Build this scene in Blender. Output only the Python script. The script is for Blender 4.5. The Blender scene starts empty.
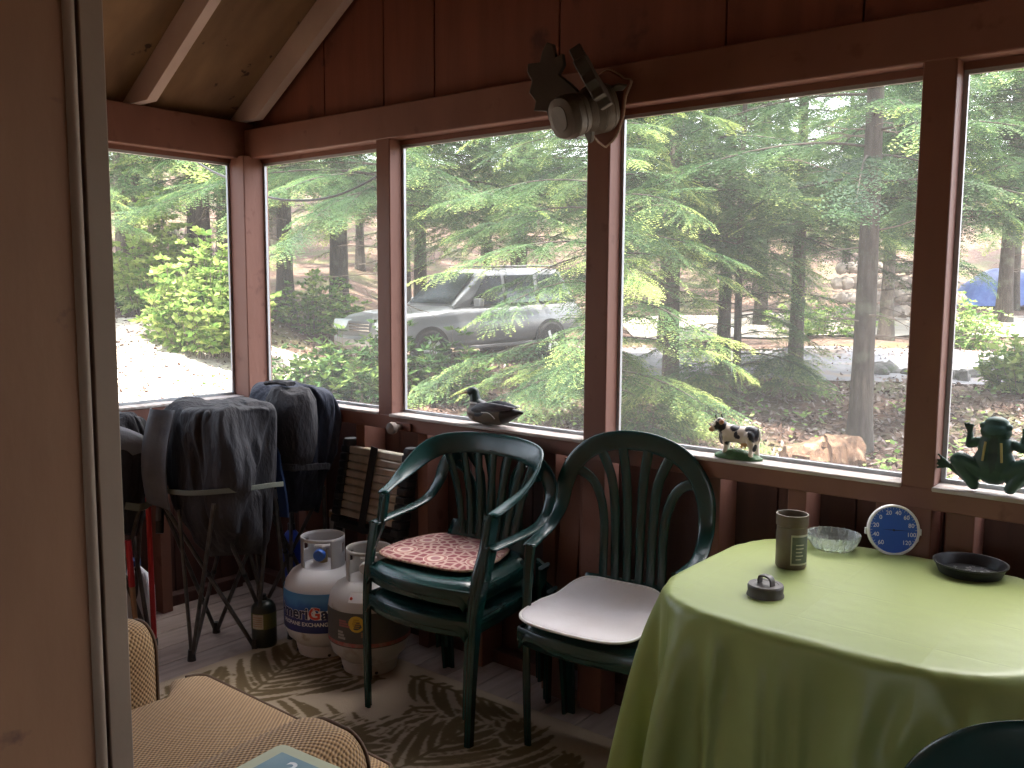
import bpy, math, random
import numpy as np
from mathutils import Vector, Matrix
random.seed(7)
PI = math.pi
SC = bpy.context.scene
COL = SC.collection

# ------------------------------------------------------------------ materials
def M(name, col, rough=.6, metal=0., col2=None, nscale=8., ncon=(.35, .65), bump=0., bscale=60., spec=.5,
      stretch=(1, 1, 1), coat=0., trans=0., sheen=0., detail=4., col3=None, n3=3., c3=(.55, .7), bdist=.01):
    m = bpy.data.materials.new(name); m.use_nodes = True
    nt = m.node_tree; N = nt.nodes; L = nt.links
    b = N['Principled BSDF']
    b.inputs['Base Color'].default_value = (*col, 1)
    b.inputs['Roughness'].default_value = rough
    b.inputs['Metallic'].default_value = metal
    b.inputs['Specular IOR Level'].default_value = spec
    b.inputs['Coat Weight'].default_value = coat
    b.inputs['Sheen Weight'].default_value = sheen
    b.inputs['Transmission Weight'].default_value = trans
    if col2 is not None or bump or col3 is not None:
        tc = N.new('ShaderNodeTexCoord'); mp = N.new('ShaderNodeMapping')
        mp.inputs['Scale'].default_value = stretch
        L.new(tc.outputs['Object'], mp.inputs['Vector'])
    last = None
    if col2 is not None:
        nz = N.new('ShaderNodeTexNoise'); nz.inputs['Scale'].default_value = nscale; nz.inputs['Detail'].default_value = detail
        L.new(mp.outputs[0], nz.inputs['Vector'])
        cr = N.new('ShaderNodeValToRGB')
        cr.color_ramp.elements[0].position = ncon[0]; cr.color_ramp.elements[1].position = ncon[1]
        cr.color_ramp.elements[0].color = (*col, 1); cr.color_ramp.elements[1].color = (*col2, 1)
        L.new(nz.outputs['Fac'], cr.inputs['Fac'])
        last = cr.outputs['Color']
    if col3 is not None:
        nz = N.new('ShaderNodeTexNoise'); nz.inputs['Scale'].default_value = n3; nz.inputs['Detail'].default_value = 6
        L.new(tc.outputs['Object'], nz.inputs['Vector'])
        mr = N.new('ShaderNodeMapRange'); mr.inputs[1].default_value = c3[0]; mr.inputs[2].default_value = c3[1]
        L.new(nz.outputs['Fac'], mr.inputs[0])
        mx = N.new('ShaderNodeMix'); mx.data_type = 'RGBA'
        L.new(mr.outputs[0], mx.inputs[0])
        if last is not None: L.new(last, mx.inputs[6])
        else: mx.inputs[6].default_value = (*col, 1)
        mx.inputs[7].default_value = (*col3, 1)
        last = mx.outputs[2]
    if last is not None: L.new(last, b.inputs['Base Color'])
    if bump:
        nb = N.new('ShaderNodeTexNoise'); nb.inputs['Scale'].default_value = bscale; nb.inputs['Detail'].default_value = 5
        L.new(mp.outputs[0], nb.inputs['Vector'])
        bp = N.new('ShaderNodeBump'); bp.inputs['Strength'].default_value = bump; bp.inputs['Distance'].default_value = bdist
        L.new(nb.outputs['Fac'], bp.inputs['Height']); L.new(bp.outputs[0], b.inputs['Normal'])
    return m

def attr_mat(name, rough=.7, attr='tint', translucent=0., ramp=None, spec=.3, bump=0., bscale=80.):
    """colour from a vertex attribute (true surface pattern)."""
    m = bpy.data.materials.new(name); m.use_nodes = True
    nt = m.node_tree; N = nt.nodes; L = nt.links; b = N['Principled BSDF']
    a = N.new('ShaderNodeAttribute'); a.attribute_name = attr
    b.inputs['Roughness'].default_value = rough; b.inputs['Specular IOR Level'].default_value = spec
    out = a.outputs['Color']
    if ramp:
        cr = N.new('ShaderNodeValToRGB')
        e = cr.color_ramp.elements
        e[0].position, e[0].color = ramp[0][0], (*ramp[0][1], 1)
        e[1].position, e[1].color = ramp[-1][0], (*ramp[-1][1], 1)
        for p, c in ramp[1:-1]:
            x = e.new(p); x.color = (*c, 1)
        L.new(a.outputs['Fac'], cr.inputs['Fac']); out = cr.outputs['Color']
    L.new(out, b.inputs['Base Color'])
    if bump:
        tc = N.new('ShaderNodeTexCoord'); nb = N.new('ShaderNodeTexNoise'); nb.inputs['Scale'].default_value = bscale
        L.new(tc.outputs['Object'], nb.inputs['Vector'])
        bp = N.new('ShaderNodeBump'); bp.inputs['Strength'].default_value = bump; bp.inputs['Distance'].default_value = .01
        L.new(nb.outputs['Fac'], bp.inputs['Height']); L.new(bp.outputs[0], b.inputs['Normal'])
    if translucent:
        t = N.new('ShaderNodeBsdfTranslucent'); L.new(out, t.inputs['Color'])
        mx = N.new('ShaderNodeMixShader'); mx.inputs[0].default_value = translucent
        L.new(b.outputs[0], mx.inputs[1]); L.new(t.outputs[0], mx.inputs[2])
        L.new(mx.outputs[0], N['Material Output'].inputs['Surface'])
    return m

# ------------------------------------------------------------------ mesh building
def rotm(rx=0, ry=0, rz=0):
    return (Matrix.Rotation(rz, 3, 'Z') @ Matrix.Rotation(ry, 3, 'Y') @ Matrix.Rotation(rx, 3, 'X'))
I3 = Matrix.Identity(3)

class MB:
    def __init__(s): s.v = []; s.f = []; s.m = []
    def add(s, vs, fs, mat=0):
        o = len(s.v); s.v += [tuple(p) for p in vs]
        s.f += [tuple(i + o for i in f) for f in fs]; s.m += [mat] * len(fs)
    def box(s, c, d, R=I3, mat=0):
        c = Vector(c); vs = []
        for x in (-1, 1):
            for y in (-1, 1):
                for z in (-1, 1):
                    vs.append(c + R @ Vector((x * d[0] / 2, y * d[1] / 2, z * d[2] / 2)))
        s.add(vs, [(0, 1, 3, 2), (4, 6, 7, 5), (0, 4, 5, 1), (2, 3, 7, 6), (0, 2, 6, 4), (1, 5, 7, 3)], mat)
    def bb(s, x0, x1, y0, y1, z0, z1, mat=0):
        s.box(((x0 + x1) / 2, (y0 + y1) / 2, (z0 + z1) / 2), (x1 - x0, y1 - y0, z1 - z0), I3, mat)
    def rings(s, rings, cap=True, mat=0, closed=True):
        n = len(rings[0]); vs = [p for r in rings for p in r]; fs = []
        for i in range(len(rings) - 1):
            for j in range(n if closed else n - 1):
                k = (j + 1) % n
                fs.append((i * n + j, i * n + k, (i + 1) * n + k, (i + 1) * n + j))
        if cap:
            fs.append(tuple(range(n - 1, -1, -1))); fs.append(tuple((len(rings) - 1) * n + j for j in range(n)))
        s.add(vs, fs, mat)
    def tube(s, pts, r, n=8, cap=True, mat=0):
        pts = [Vector(p) for p in pts]
        rr = list(r) if hasattr(r, '__len__') else [r] * len(pts)
        rings = []; up = None
        for i, p in enumerate(pts):
            t = (pts[min(i + 1, len(pts) - 1)] - pts[max(i - 1, 0)]).normalized()
            if up is None:
                up = Vector((0, 0, 1)) if abs(t.z) < .9 else Vector((1, 0, 0))
            a = (up - t * up.dot(t)).normalized(); up = a; b = t.cross(a)
            rings.append([p + (a * math.cos(2 * PI * k / n) + b * math.sin(2 * PI * k / n)) * rr[i] for k in range(n)])
        s.rings(rings, cap, mat)
    def ribbon(s, pts, wd, w, th, mat=0):
        """swept rounded strap: wd = width direction per point, w width, th thickness."""
        pts = [Vector(p) for p in pts]; n = len(pts); rings = []
        w = list(w) if hasattr(w, '__len__') else [w] * n
        th = list(th) if hasattr(th, '__len__') else [th] * n
        for i, p in enumerate(pts):
            t = (pts[min(i + 1, n - 1)] - pts[max(i - 1, 0)]).normalized()
            W = Vector(wd[i]); W = (W - t * W.dot(t)).normalized(); Nn = t.cross(W)
            a, b = w[i] / 2, th[i] / 2
            c = min(b * .8, a * .5)
            sec = [(-a, -b + c), (-a + c, -b), (a - c, -b), (a, -b + c), (a, b - c), (a - c, b), (-a + c, b), (-a, b - c)]
            rings.append([p + W * q[0] + Nn * q[1] for q in sec])
        s.rings(rings, True, mat)
    def lathe(s, prof, n=32, c=(0, 0, 0), R=I3, mat=0, a0=0., a1=2 * PI, cap=False, wob=None):
        c = Vector(c); full = abs(a1 - a0 - 2 * PI) < 1e-6; rings = []
        for r, z in prof:
            ring = []
            for k in range(n if full else n + 1):
                a = a0 + (a1 - a0) * k / n
                q = r * (wob(a, r, z) if wob else 1)
                ring.append(c + R @ Vector((q * math.cos(a), q * math.sin(a), z)))
            rings.append(ring)
        s.rings(rings, cap, mat, closed=full)
    def prism(s, poly, d0, d1, R=I3, c=(0, 0, 0), mat=0):
        """2-D outline in local xy, extruded local z d0..d1."""
        c = Vector(c); n = len(poly)
        s.rings([[c + R @ Vector((x, y, d)) for x, y in poly] for d in (d0, d1)], True, mat)
    def grid(s, fn, nu, nv, mat=0, wrapu=False):
        vs = [fn(i / (nu if wrapu else nu - 1), j / (nv - 1)) for j in range(nv) for i in range(nu)]
        fs = []
        for j in range(nv - 1):
            for i in range(nu if wrapu else nu - 1):
                k = (i + 1) % nu
                fs.append((j * nu + i, j * nu + k, (j + 1) * nu + k, (j + 1) * nu + i))
        s.add(vs, fs, mat)
    def ball(s, c, r, R=I3, n=12, mat=0):
        r = r if hasattr(r, '__len__') else (r, r, r)
        c = Vector(c); rings = []
        for i in range(1, n):
            a = PI * i / n
            rings.append([c + R @ Vector((r[0] * math.sin(a) * math.cos(2 * PI * k / (2 * n)), r[1] * math.sin(a) * math.sin(2 * PI * k / (2 * n)), -r[2] * math.cos(a))) for k in range(2 * n)])
        s.rings(rings, True, mat)
    def mesh(s, name):
        me = bpy.data.meshes.new(name); me.from_pydata(s.v, [], s.f)
        me.polygons.foreach_set('material_index', s.m); me.update(); return me
    def build(s, name, mats, parent=None, sharp=38, bevel=0., sub=0, solid=0., flat=False, seg=2):
        me = s.mesh(name)
        return link(name, me, mats, parent, sharp, bevel, sub, solid, flat, seg)

def fix_normals(me):
    import bmesh
    bm = bmesh.new(); bm.from_mesh(me); bmesh.ops.recalc_face_normals(bm, faces=bm.faces); bm.to_mesh(me); bm.free()

def link(name, me, mats, parent=None, sharp=38, bevel=0., sub=0, solid=0., flat=False, seg=2, fix=True):
    if fix: fix_normals(me)
    o = bpy.data.objects.new(name, me); COL.objects.link(o)
    for m in (mats if isinstance(mats, (list, tuple)) else [mats]): me.materials.append(m)
    if not flat:
        me.shade_smooth()
        if sharp: me.set_sharp_from_angle(angle=math.radians(sharp))
    if solid:
        d = o.modifiers.new('solid', 'SOLIDIFY'); d.thickness = solid; d.offset = 0
    if bevel:
        d = o.modifiers.new('bevel', 'BEVEL'); d.width = bevel; d.segments = seg; d.limit_method = 'ANGLE'; d.angle_limit = math.radians(40)
    if sub:
        d = o.modifiers.new('sub', 'SUBSURF'); d.levels = d.render_levels = sub
    if parent is not None: o.parent = parent
    return o

def tag(o, label=None, cat=None, group=None, kind=None):
    if label: o['label'] = label
    if cat: o['category'] = cat
    if group: o['group'] = group
    if kind: o['kind'] = kind
    return o
def thing(name, label, cat, loc=(0, 0, 0), rz=0., group=None, kind=None):
    o = bpy.data.objects.new(name, None); COL.objects.link(o); o.empty_display_size = .1
    o.location = loc; o.rotation_euler = (0, 0, rz)
    return tag(o, label, cat, group, kind)
def struct(o, label=None): 
    o['kind'] = 'structure'
    if label: o['label'] = label; o['category'] = 'structure'
    return o

def blob(mb, voxel, smooth=4, name='blob'):
    """one continuous skin over overlapping volumes."""
    me = mb.mesh(name); fix_normals(me)
    o = bpy.data.objects.new('tmp', me); COL.objects.link(o)
    d = o.modifiers.new('r', 'REMESH'); d.mode = 'VOXEL'; d.voxel_size = voxel
    d = o.modifiers.new('s', 'SMOOTH'); d.factor = .5; d.iterations = smooth
    dg = bpy.context.evaluated_depsgraph_get()
    out = bpy.data.meshes.new_from_object(o.evaluated_get(dg))
    bpy.data.objects.remove(o); out.name = name; out.materials.clear()
    return out
def vcolor(me, fn, attr='tint'):
    n = len(me.vertices); co = np.empty(n * 3, np.float32); me.vertices.foreach_get('co', co); co = co.reshape(-1, 3)
    c = np.ones((n, 4), np.float32); c[:, :3] = fn(co)
    a = me.color_attributes.new(attr, 'FLOAT_COLOR', 'POINT'); a.data.foreach_set('color', c.ravel())
def text_geo(txt, size, bold=0.):
    cu = bpy.data.curves.new('t', 'FONT'); cu.body = txt; cu.size = size; cu.align_x = 'CENTER'; cu.align_y = 'CENTER'; cu.offset = bold
    cu.resolution_u = 3
    o = bpy.data.objects.new('t', cu); COL.objects.link(o)
    dg = bpy.context.evaluated_depsgraph_get()
    me = bpy.data.meshes.new_from_object(o.evaluated_get(dg))
    vs = [tuple(v.co) for v in me.vertices]; fs = [tuple(p.vertices) for p in me.polygons]
    bpy.data.objects.remove(o); bpy.data.meshes.remove(me); bpy.data.curves.remove(cu)
    return vs, fs
def smooth_path(pts, n=6):
    """Catmull-Rom through the points."""
    P = [Vector(p) for p in pts]; P = [P[0] * 2 - P[1]] + P + [P[-1] * 2 - P[-2]]; out = []
    for i in range(1, len(P) - 2):
        for k in range(n):
            t = k / n; a, b, c, d = P[i - 1], P[i], P[i + 1], P[i + 2]
            out.append(.5 * ((2 * b) + (c - a) * t + (2 * a - 5 * b + 4 * c - d) * t * t + (3 * b - a - 3 * c + d) * t ** 3))
    out.append(P[-2]); return out
def fast_mesh(name, V, Q, mats, parent=None, attr=None, smooth=False):
    """V (n,3) array, Q (m,4) quads."""
    me = bpy.data.meshes.new(name); n = len(V); m = len(Q)
    me.vertices.add(n); me.vertices.foreach_set('co', np.asarray(V, np.float32).ravel())
    me.loops.add(m * 4); me.loops.foreach_set('vertex_index', np.asarray(Q, np.int32).ravel())
    me.polygons.add(m); me.polygons.foreach_set('loop_start', np.arange(0, m * 4, 4, dtype=np.int32))
    me.update(calc_edges=True)
    if attr is not None:
        a = me.attributes.new('tint', 'FLOAT', 'POINT'); a.data.foreach_set('value', np.asarray(attr, np.float32))
    if smooth: me.shade_smooth()
    for x in (mats if isinstance(mats, (list, tuple)) else [mats]): me.materials.append(x)
    o = bpy.data.objects.new(name, me); COL.objects.link(o)
    if parent is not None: o.parent = parent
    return o
def copy_thing(root, loc=None, rz=None, scale=None):
    r = root.copy(); COL.objects.link(r)
    if loc is not None: r.location = loc
    if rz is not None: r.rotation_euler = (0, 0, rz)
    if scale is not None: r.scale = (scale,) * 3
    for ch in list(root.children):
        c = ch.copy(); COL.objects.link(c); c.parent = r
        for g in list(ch.children):
            d = g.copy(); COL.objects.link(d); d.parent = c
    return r
SKY, SUN, EXPO = .44, 10, 1.42
# ------------------------------------------------------------------ camera
CAM = Vector((3.604, -2.493, 1.464)); YAW, PIT, ROL = math.radians(129.033), math.radians(-6.182), math.radians(.352)
fw = Vector((math.cos(PIT) * math.cos(YAW), math.cos(PIT) * math.sin(YAW), math.sin(PIT)))
rt = fw.cross(Vector((0, 0, 1))).normalized(); up = rt.cross(fw)
r2 = rt * math.cos(ROL) + up * math.sin(ROL); u2 = -rt * math.sin(ROL) + up * math.cos(ROL)
cd = bpy.data.cameras.new('camera'); cam = bpy.data.objects.new('camera', cd); COL.objects.link(cam)
cam.matrix_world = Matrix((( r2.x, u2.x, -fw.x, CAM.x), (r2.y, u2.y, -fw.y, CAM.y), (r2.z, u2.z, -fw.z, CAM.z), (0, 0, 0, 1)))
cd.sensor_width = 36; cd.lens = 36 * 900.8 / 1024; cd.clip_start = .05; cd.clip_end = 500
SC.camera = cam

# ------------------------------------------------------------------ room materials
m_red = M('red_brown_paint', (.20, .084, .056), .62, col2=(.165, .066, .043), nscale=5, stretch=(1, 1, .35), bump=.15, bscale=40, col3=(.13, .045, .028), n3=14, c3=(.62, .72))
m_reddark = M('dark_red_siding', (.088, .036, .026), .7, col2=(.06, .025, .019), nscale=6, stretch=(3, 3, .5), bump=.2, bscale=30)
m_gable = M('gable_boards', (.185, .058, .032), .7, col2=(.145, .044, .024), nscale=4, stretch=(4, 4, .4), bump=.15, bscale=30, col3=(.07, .02, .012), n3=7, c3=(.62, .75))
m_sill = M('weathered_sill', (.50, .46, .43), .75, col2=(.34, .27, .23), nscale=10, stretch=(1, 4, 4), bump=.25, bscale=50)
m_screenframe = M('aluminium_screen_frame', (.36, .38, .40), .5, metal=.5)
m_rafter = M('rafter_primer', (.50, .40, .35), .7, col2=(.40, .31, .27), nscale=3, stretch=(1, 1, 1), bump=.1, bscale=30)
m_ply = M('knotty_plywood', (.25, .15, .07), .75, col2=(.17, .098, .045), nscale=2.5, stretch=(1, 3, 1), col3=(.045, .02, .012), n3=13, c3=(.655, .70), bump=.1)
m_jamb = M('stained_jamb_paint', (.31, .158, .082), .6, col2=(.25, .124, .064), nscale=3.5, stretch=(2, 2, .7), col3=(.17, .085, .055), n3=17, c3=(.69, .75), bump=.06, bscale=25)
m_stop = M('grey_door_stop_paint', (.29, .21, .15), .6, col2=(.25, .178, .125), nscale=5, bump=.08, bscale=30)
m_floor = M('painted_floor_boards', (.30, .235, .205), .55, col2=(.22, .165, .145), nscale=5, stretch=(6, .7, 1), bump=.15, bscale=20, col3=(.12, .08, .07), n3=6, c3=(.58, .75))
m_dark = M('dark_soil', (.03, .025, .02), .9)
m_roof = M('roof_shingles', (.08, .075, .07), .9, col2=(.05, .05, .05), nscale=30)

# screen cloth: fine mesh, partly see-through, catches some daylight
m_mesh = bpy.data.materials.new('insect_screen'); m_mesh.use_nodes = True
_n = m_mesh.node_tree.nodes; _l = m_mesh.node_tree.links; _n.remove(_n['Principled BSDF'])
_t = _n.new('ShaderNodeBsdfTransparent'); _t.inputs[0].default_value = (1, 1, 1, 1)
_d = _n.new('ShaderNodeBsdfDiffuse'); _d.inputs[0].default_value = (.55, .55, .54, 1)
_tl = _n.new('ShaderNodeBsdfTranslucent'); _tl.inputs[0].default_value = (.55, .55, .54, 1)
_a = _n.new('ShaderNodeMixShader'); _a.inputs[0].default_value = .5
_m = _n.new('ShaderNodeMixShader'); _m.inputs[0].default_value = .13
_l.new(_d.outputs[0], _a.inputs[1]); _l.new(_tl.outputs[0], _a.inputs[2])
_l.new(_t.outputs[0], _m.inputs[1]); _l.new(_a.outputs[0], _m.inputs[2]); _l.new(_m.outputs[0], _n['Material Output'].inputs[0])

XR, YB = 5.5, -2.0      # far right wall, house wall (porch face)
HS, HB, HT = .95, 2.036, 2.165
# floor boards run towards the front wall
mb = MB(); x = -.15 + .004
while x < XR + .3:
    mb.bb(x, x + .146, -5.2, .16, -.03, 0); x += .1503
struct(mb.build('floor', m_floor, bevel=.003))
mb = MB(); mb.bb(-.15, XR + .2, -5.2, .2, -.10, -.034); struct(mb.build('trim_1', m_dark))       # joist deck under the boards
# lower front wall: siding boards outside, studs, plates
mb = MB(); x = -.12
while x < XR + .1:
    mb.bb(x, x + .236, .16, .18, -.35, HS - .005); x += .24
mb.bb(-.12, XR + .1, .10, .16, 0, .05); mb.bb(-.18, XR + .1, .181, .187, -.35, HS - .01)
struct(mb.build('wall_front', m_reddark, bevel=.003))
k = 2
for xs in (.30, .70, 1.07, 1.36, 1.70, 1.86, 2.33, 2.60, 2.85, 3.03, 3.45, 3.9, 4.3, 4.7, 5.1):
    mb = MB(); mb.bb(xs, xs + (.055 if xs < 2.9 else .07), .035, .155, 0, .915); k += 1
    struct(mb.build('trim_%d' % k, m_red, bevel=.003))
# sill rail + weathered sill boards per window (front)
POSTS = [(-.09, .042), (.878, .955), (1.892, 1.981), (2.922, 3.004), (3.98, 4.07), (5.0, 5.09)]
mb = MB(); mb.bb(.0, XR, .0, .045, .885, .944); k += 1; struct(mb.build('trim_%d' % k, m_red, bevel=.004))
for i, (a, b) in enumerate(POSTS):
    mb = MB(); mb.bb(a, b, 0.002 if i else -.036, .095, .0 if i in (2, 3) else .90, HB + .01); k += 1
    struct(mb.build('trim_%d' % k, m_red, bevel=.004))
w = 0
def window(n, x0, x1, y, z0, z1):
    r = thing('window_%d' % n, None, None, (0, 0, 0)); r['kind'] = 'structure'
    f = .011; mb = MB()
    mb.bb(x0, x0 + f, y - .006, y + .006, z0, z1); mb.bb(x1 - f, x1, y - .006, y + .006, z0, z1)
    mb.bb(x0 + f, x1 - f, y - .006, y + .006, z0, z0 + f); mb.bb(x0 + f, x1 - f, y - .006, y + .006, z1 - f, z1)
    mb.build('window_frame', m_screenframe, r)
    mb = MB(); mb.add([(x0 + f, y, z0 + f), (x1 - f, y, z0 + f), (x1 - f, y, z1 - f), (x0 + f, y, z1 - f)], [(0, 1, 2, 3)])
    mb.build('screen', m_mesh, r, sharp=0)
for i in range(5):
    a, b = POSTS[i][1], POSTS[i + 1][0]
    mb = MB(); mb.bb(a - .002, b + .002, -.012 if i else -.004, .085, HS - .012, HS); k += 1
    struct(mb.build('trim_%d' % k, m_sill, bevel=.003))
    mb = MB(); mb.bb(a, b, .062, .09, HB - .018, HB + .01); k += 1               # head strip above the screen
    struct(mb.build('trim_%d' % k, m_red))
    window(i + 1, a + .001, b - .001, .074, HS, HB - .018)
# front beam, gable boards
mb = MB(); mb.bb(0, XR, 0, .095, HB, HT); k += 1; struct(mb.build('trim_%d' % k, m_red, bevel=.005))
SL = .648
def zc(x): return 2.262 + SL * (x if x < XR / 2 else XR - x)
mb = MB(); seams = [-.02, .51, .875, 1.155, 1.74, 2.35, 2.75, 3.1, 3.7, 4.3, 4.9, 5.52]
for a, b in zip(seams[:-1], seams[1:]):
    g = .003
    mb.prism([(a + g, HT - .005), (b - g, HT - .005), (b - g, zc(b)), (a + g, zc(a))], -.05, -.07, Matrix(((1, 0, 0), (0, 0, -1), (0, 1, 0))), mat=0)
mb.prism([(-.1, HT - .02), (XR, HT - .02), (XR, HT + .1), (XR / 2, zc(XR / 2)), (-.1, HT + .04)], -.072, -.078, Matrix(((1, 0, 0), (0, 0, -1), (0, 1, 0))))
struct(mb.build('wall_front_gable', m_gable, bevel=.002))
# left wall
mb = MB(); y = -2.0
while y < .1:
    mb.bb(-.18, -.16, y + .002, y + .238, -.35, HS); y += .24
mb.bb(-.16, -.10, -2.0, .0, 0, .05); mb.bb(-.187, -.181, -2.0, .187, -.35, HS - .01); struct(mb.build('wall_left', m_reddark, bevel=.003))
for ys in (-.45, -.9, -1.4): 
    mb = MB(); mb.bb(-.155, -.05, ys, ys + .05, 0, .9); k += 1; struct(mb.build('trim_%d' % k, m_red, bevel=.003))
mb = MB(); mb.bb(-.045, 0, -2.0, -.001, .885, .944); k += 1; struct(mb.build('trim_%d' % k, m_red, bevel=.004))
mb = MB(); mb.bb(-.085, .004, -1.15, -.034, HS - .012, HS); k += 1; struct(mb.build('trim_%d' % k, m_sill, bevel=.003))
mb = MB(); mb.bb(-.095, 0, -2.0, .095, HB, HT + .035); k += 1; struct(mb.build('trim_%d' % k, m_red, bevel=.005))
mb = MB(); mb.bb(-.095, -.002, -1.24, -1.15, .9, HB + .01); k += 1; struct(mb.build('trim_%d' % k, m_red, bevel=.004))
def window_l(n, y0, y1, x, z0, z1):
    r = thing('window_%d' % n, None, None); r['kind'] = 'structure'
    f = .011; mb = MB()
    for a, b, c, d in ((y0, y0 + f, z0, z1), (y1 - f, y1, z0, z1), (y0 + f, y1 - f, z0, z0 + f), (y0 + f, y1 - f, z1 - f, z1)):
        mb.bb(x - .006, x + .006, a, b, c, d)
    mb.build('window_frame', m_screenframe, r)
    mb = MB(); mb.add([(x, y0 + f, z0 + f), (x, y1 - f, z0 + f), (x, y1 - f, z1 - f), (x, y0 + f, z1 - f)], [(0, 1, 2, 3)])
    mb.build('screen', m_mesh, r, sharp=0)
window_l(6, -1.149, -.037, -.074, HS, HB - .018)
window_l(7, -1.99, -1.241, -.074, HS, HB - .018)
mb = MB(); mb.bb(-.09, -.062, -1.99, -.036, HB - .018, HB + .01); k += 1; struct(mb.build('trim_%d' % k, m_red))
mb = MB(); mb.bb(-.095, .0, -2.0, -1.99, .9, HB); k += 1; struct(mb.build('trim_%d' % k, m_red))
# right wall, unseen: closed solid between posts to cut light from the right
for y0 in (-.98, -1.98):
    mb = MB(); mb.bb(XR, XR + .09, y0, y0 + .09, 0, HB); k += 1; struct(mb.build('trim_%d' % k, m_red, bevel=.004))
mb = MB(); mb.bb(XR + .1, XR + .12, -2, .1, -.35, HS); mb.bb(XR + .1, XR + .12, -2, .1, HS, HB); mb.bb(XR, XR + .09, -2, .1, .885, HS); struct(mb.build('wall_right', m_red, bevel=.003))
mb = MB(); mb.bb(XR, XR + .09, -2, .1, HB, HT); k += 1; struct(mb.build('trim_%d' % k, m_red, bevel=.003))
# roof sheathing and rafters
YR0, YR1 = -6.0, .16
mb = MB()
for s in (0, 1):
    xs = (-.14, XR / 2) if s == 0 else (XR / 2, XR + .14)
    z = [2.262 + SL * (q if s == 0 else XR - q) for q in xs]
    mb.prism([(xs[0], z[0]), (xs[1], z[1]), (xs[1], z[1] + .02), (xs[0], z[0] + .02)], -YR0, -YR1, Matrix(((1, 0, 0), (0, 0, -1), (0, 1, 0))))
struct(mb.build('ceiling', m_ply))
mb = MB()
for s in (0, 1):
    xs = (-.16, XR / 2) if s == 0 else (XR / 2, XR + .16)
    z = [2.285 + SL * (q if s == 0 else XR - q) for q in xs]
    mb.prism([(xs[0], z[0]), (xs[1], z[1]), (xs[1], z[1] + .015), (xs[0], z[0] + .015)], -YR0 + .05, -YR1 - .05, Matrix(((1, 0, 0), (0, 0, -1), (0, 1, 0))))
struct(mb.build('roof', m_roof))
for y0 in (-.025, -.535, -1.15, -1.76):
    for s in (0, 1):
        mb = MB(); xs = (-.09, XR / 2) if s == 0 else (XR / 2, XR + .09)
        z = [2.258 + SL * (q if s == 0 else XR - q) for q in xs]
        heel = .122 if s == 0 else XR - .122; lo = [(xs[0], 2.2), (heel, 2.2), (xs[1], z[1] - .137)] if s == 0 else [(xs[0], z[0] - .137), (heel, 2.2), (xs[1], 2.2)]
        mb.prism(lo + [(xs[1], z[1]), (xs[0], z[0])], -y0, -y0 - .042, Matrix(((1, 0, 0), (0, 0, -1), (0, 1, 0))))
        k += 1; struct(mb.build('trim_%d' % k, m_rafter, bevel=.004))
# house wall with the doorway the photograph looks out of
mb = MB(); mb.bb(-.1, 2.60, -2.13, -1.99, -.03, 2.30); mb.bb(2.60, 3.95, -2.13, YB - .004, 2.12, 2.30); mb.bb(3.95, XR, -2.13, YB - .004, -.03, 2.30)
mb.prism([(-.05, 2.30), (XR + .05, 2.30), (XR / 2, zc(XR / 2) - .02)], 2.13, 2.004, Matrix(((1, 0, 0), (0, 0, -1), (0, 1, 0))))
struct(mb.build('wall_house', m_jamb))
mb = MB(); mb.bb(2.60, 2.62, -2.14, -2.0175, 0, 2.1); mb.bb(2.60, 2.614, -2.0175, -1.989, 0, 2.1); k += 1; struct(mb.build('trim_%d' % k, m_jamb, bevel=.002))
mb = MB(); mb.tube([(2.619, -2.0245, 0), (2.619, -2.0245, 2.09)], .0068, 14); mb.bb(2.612, 2.6235, -2.0150, -1.988, 0, 2.09)
k += 1; struct(mb.build('trim_%d' % k, m_stop, bevel=.0015))
mb = MB(); mb.bb(3.93, 3.95, -2.14, YB, 0, 2.1); mb.bb(2.62, 3.93, -2.14, YB, 2.1, 2.12); k += 1; struct(mb.build('trim_%d' % k, m_jamb, bevel=.002))

# the rest of the house room behind the doorway
mb = MB(); mb.bb(-.1, 2.3, -5.3, -5.2, -.03, 2.3); mb.bb(4.1, XR, -5.3, -5.2, -.03, 2.3); mb.bb(2.3, 4.1, -5.3, -5.2, -.03, .85); mb.bb(2.3, 4.1, -5.3, -5.2, 1.70, 2.3); mb.prism([(-.05, 2.30), (XR + .05, 2.30), (XR / 2, zc(XR / 2) - .02)], 5.3, 5.2, Matrix(((1, 0, 0), (0, 0, -1), (0, 1, 0)))); struct(mb.build('wall_back', m_jamb))  # window opening added in the unseen back wall to light the cloth drape
mb = MB(); mb.bb(-.14, -.1, -5.3, -2.0, -.03, 2.25); struct(mb.build('wall_house_left', m_jamb))
mb = MB(); mb.bb(XR, XR + .1, -5.3, -2.0, -.03, 2.25); struct(mb.build('wall_house_right', m_jamb))
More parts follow.
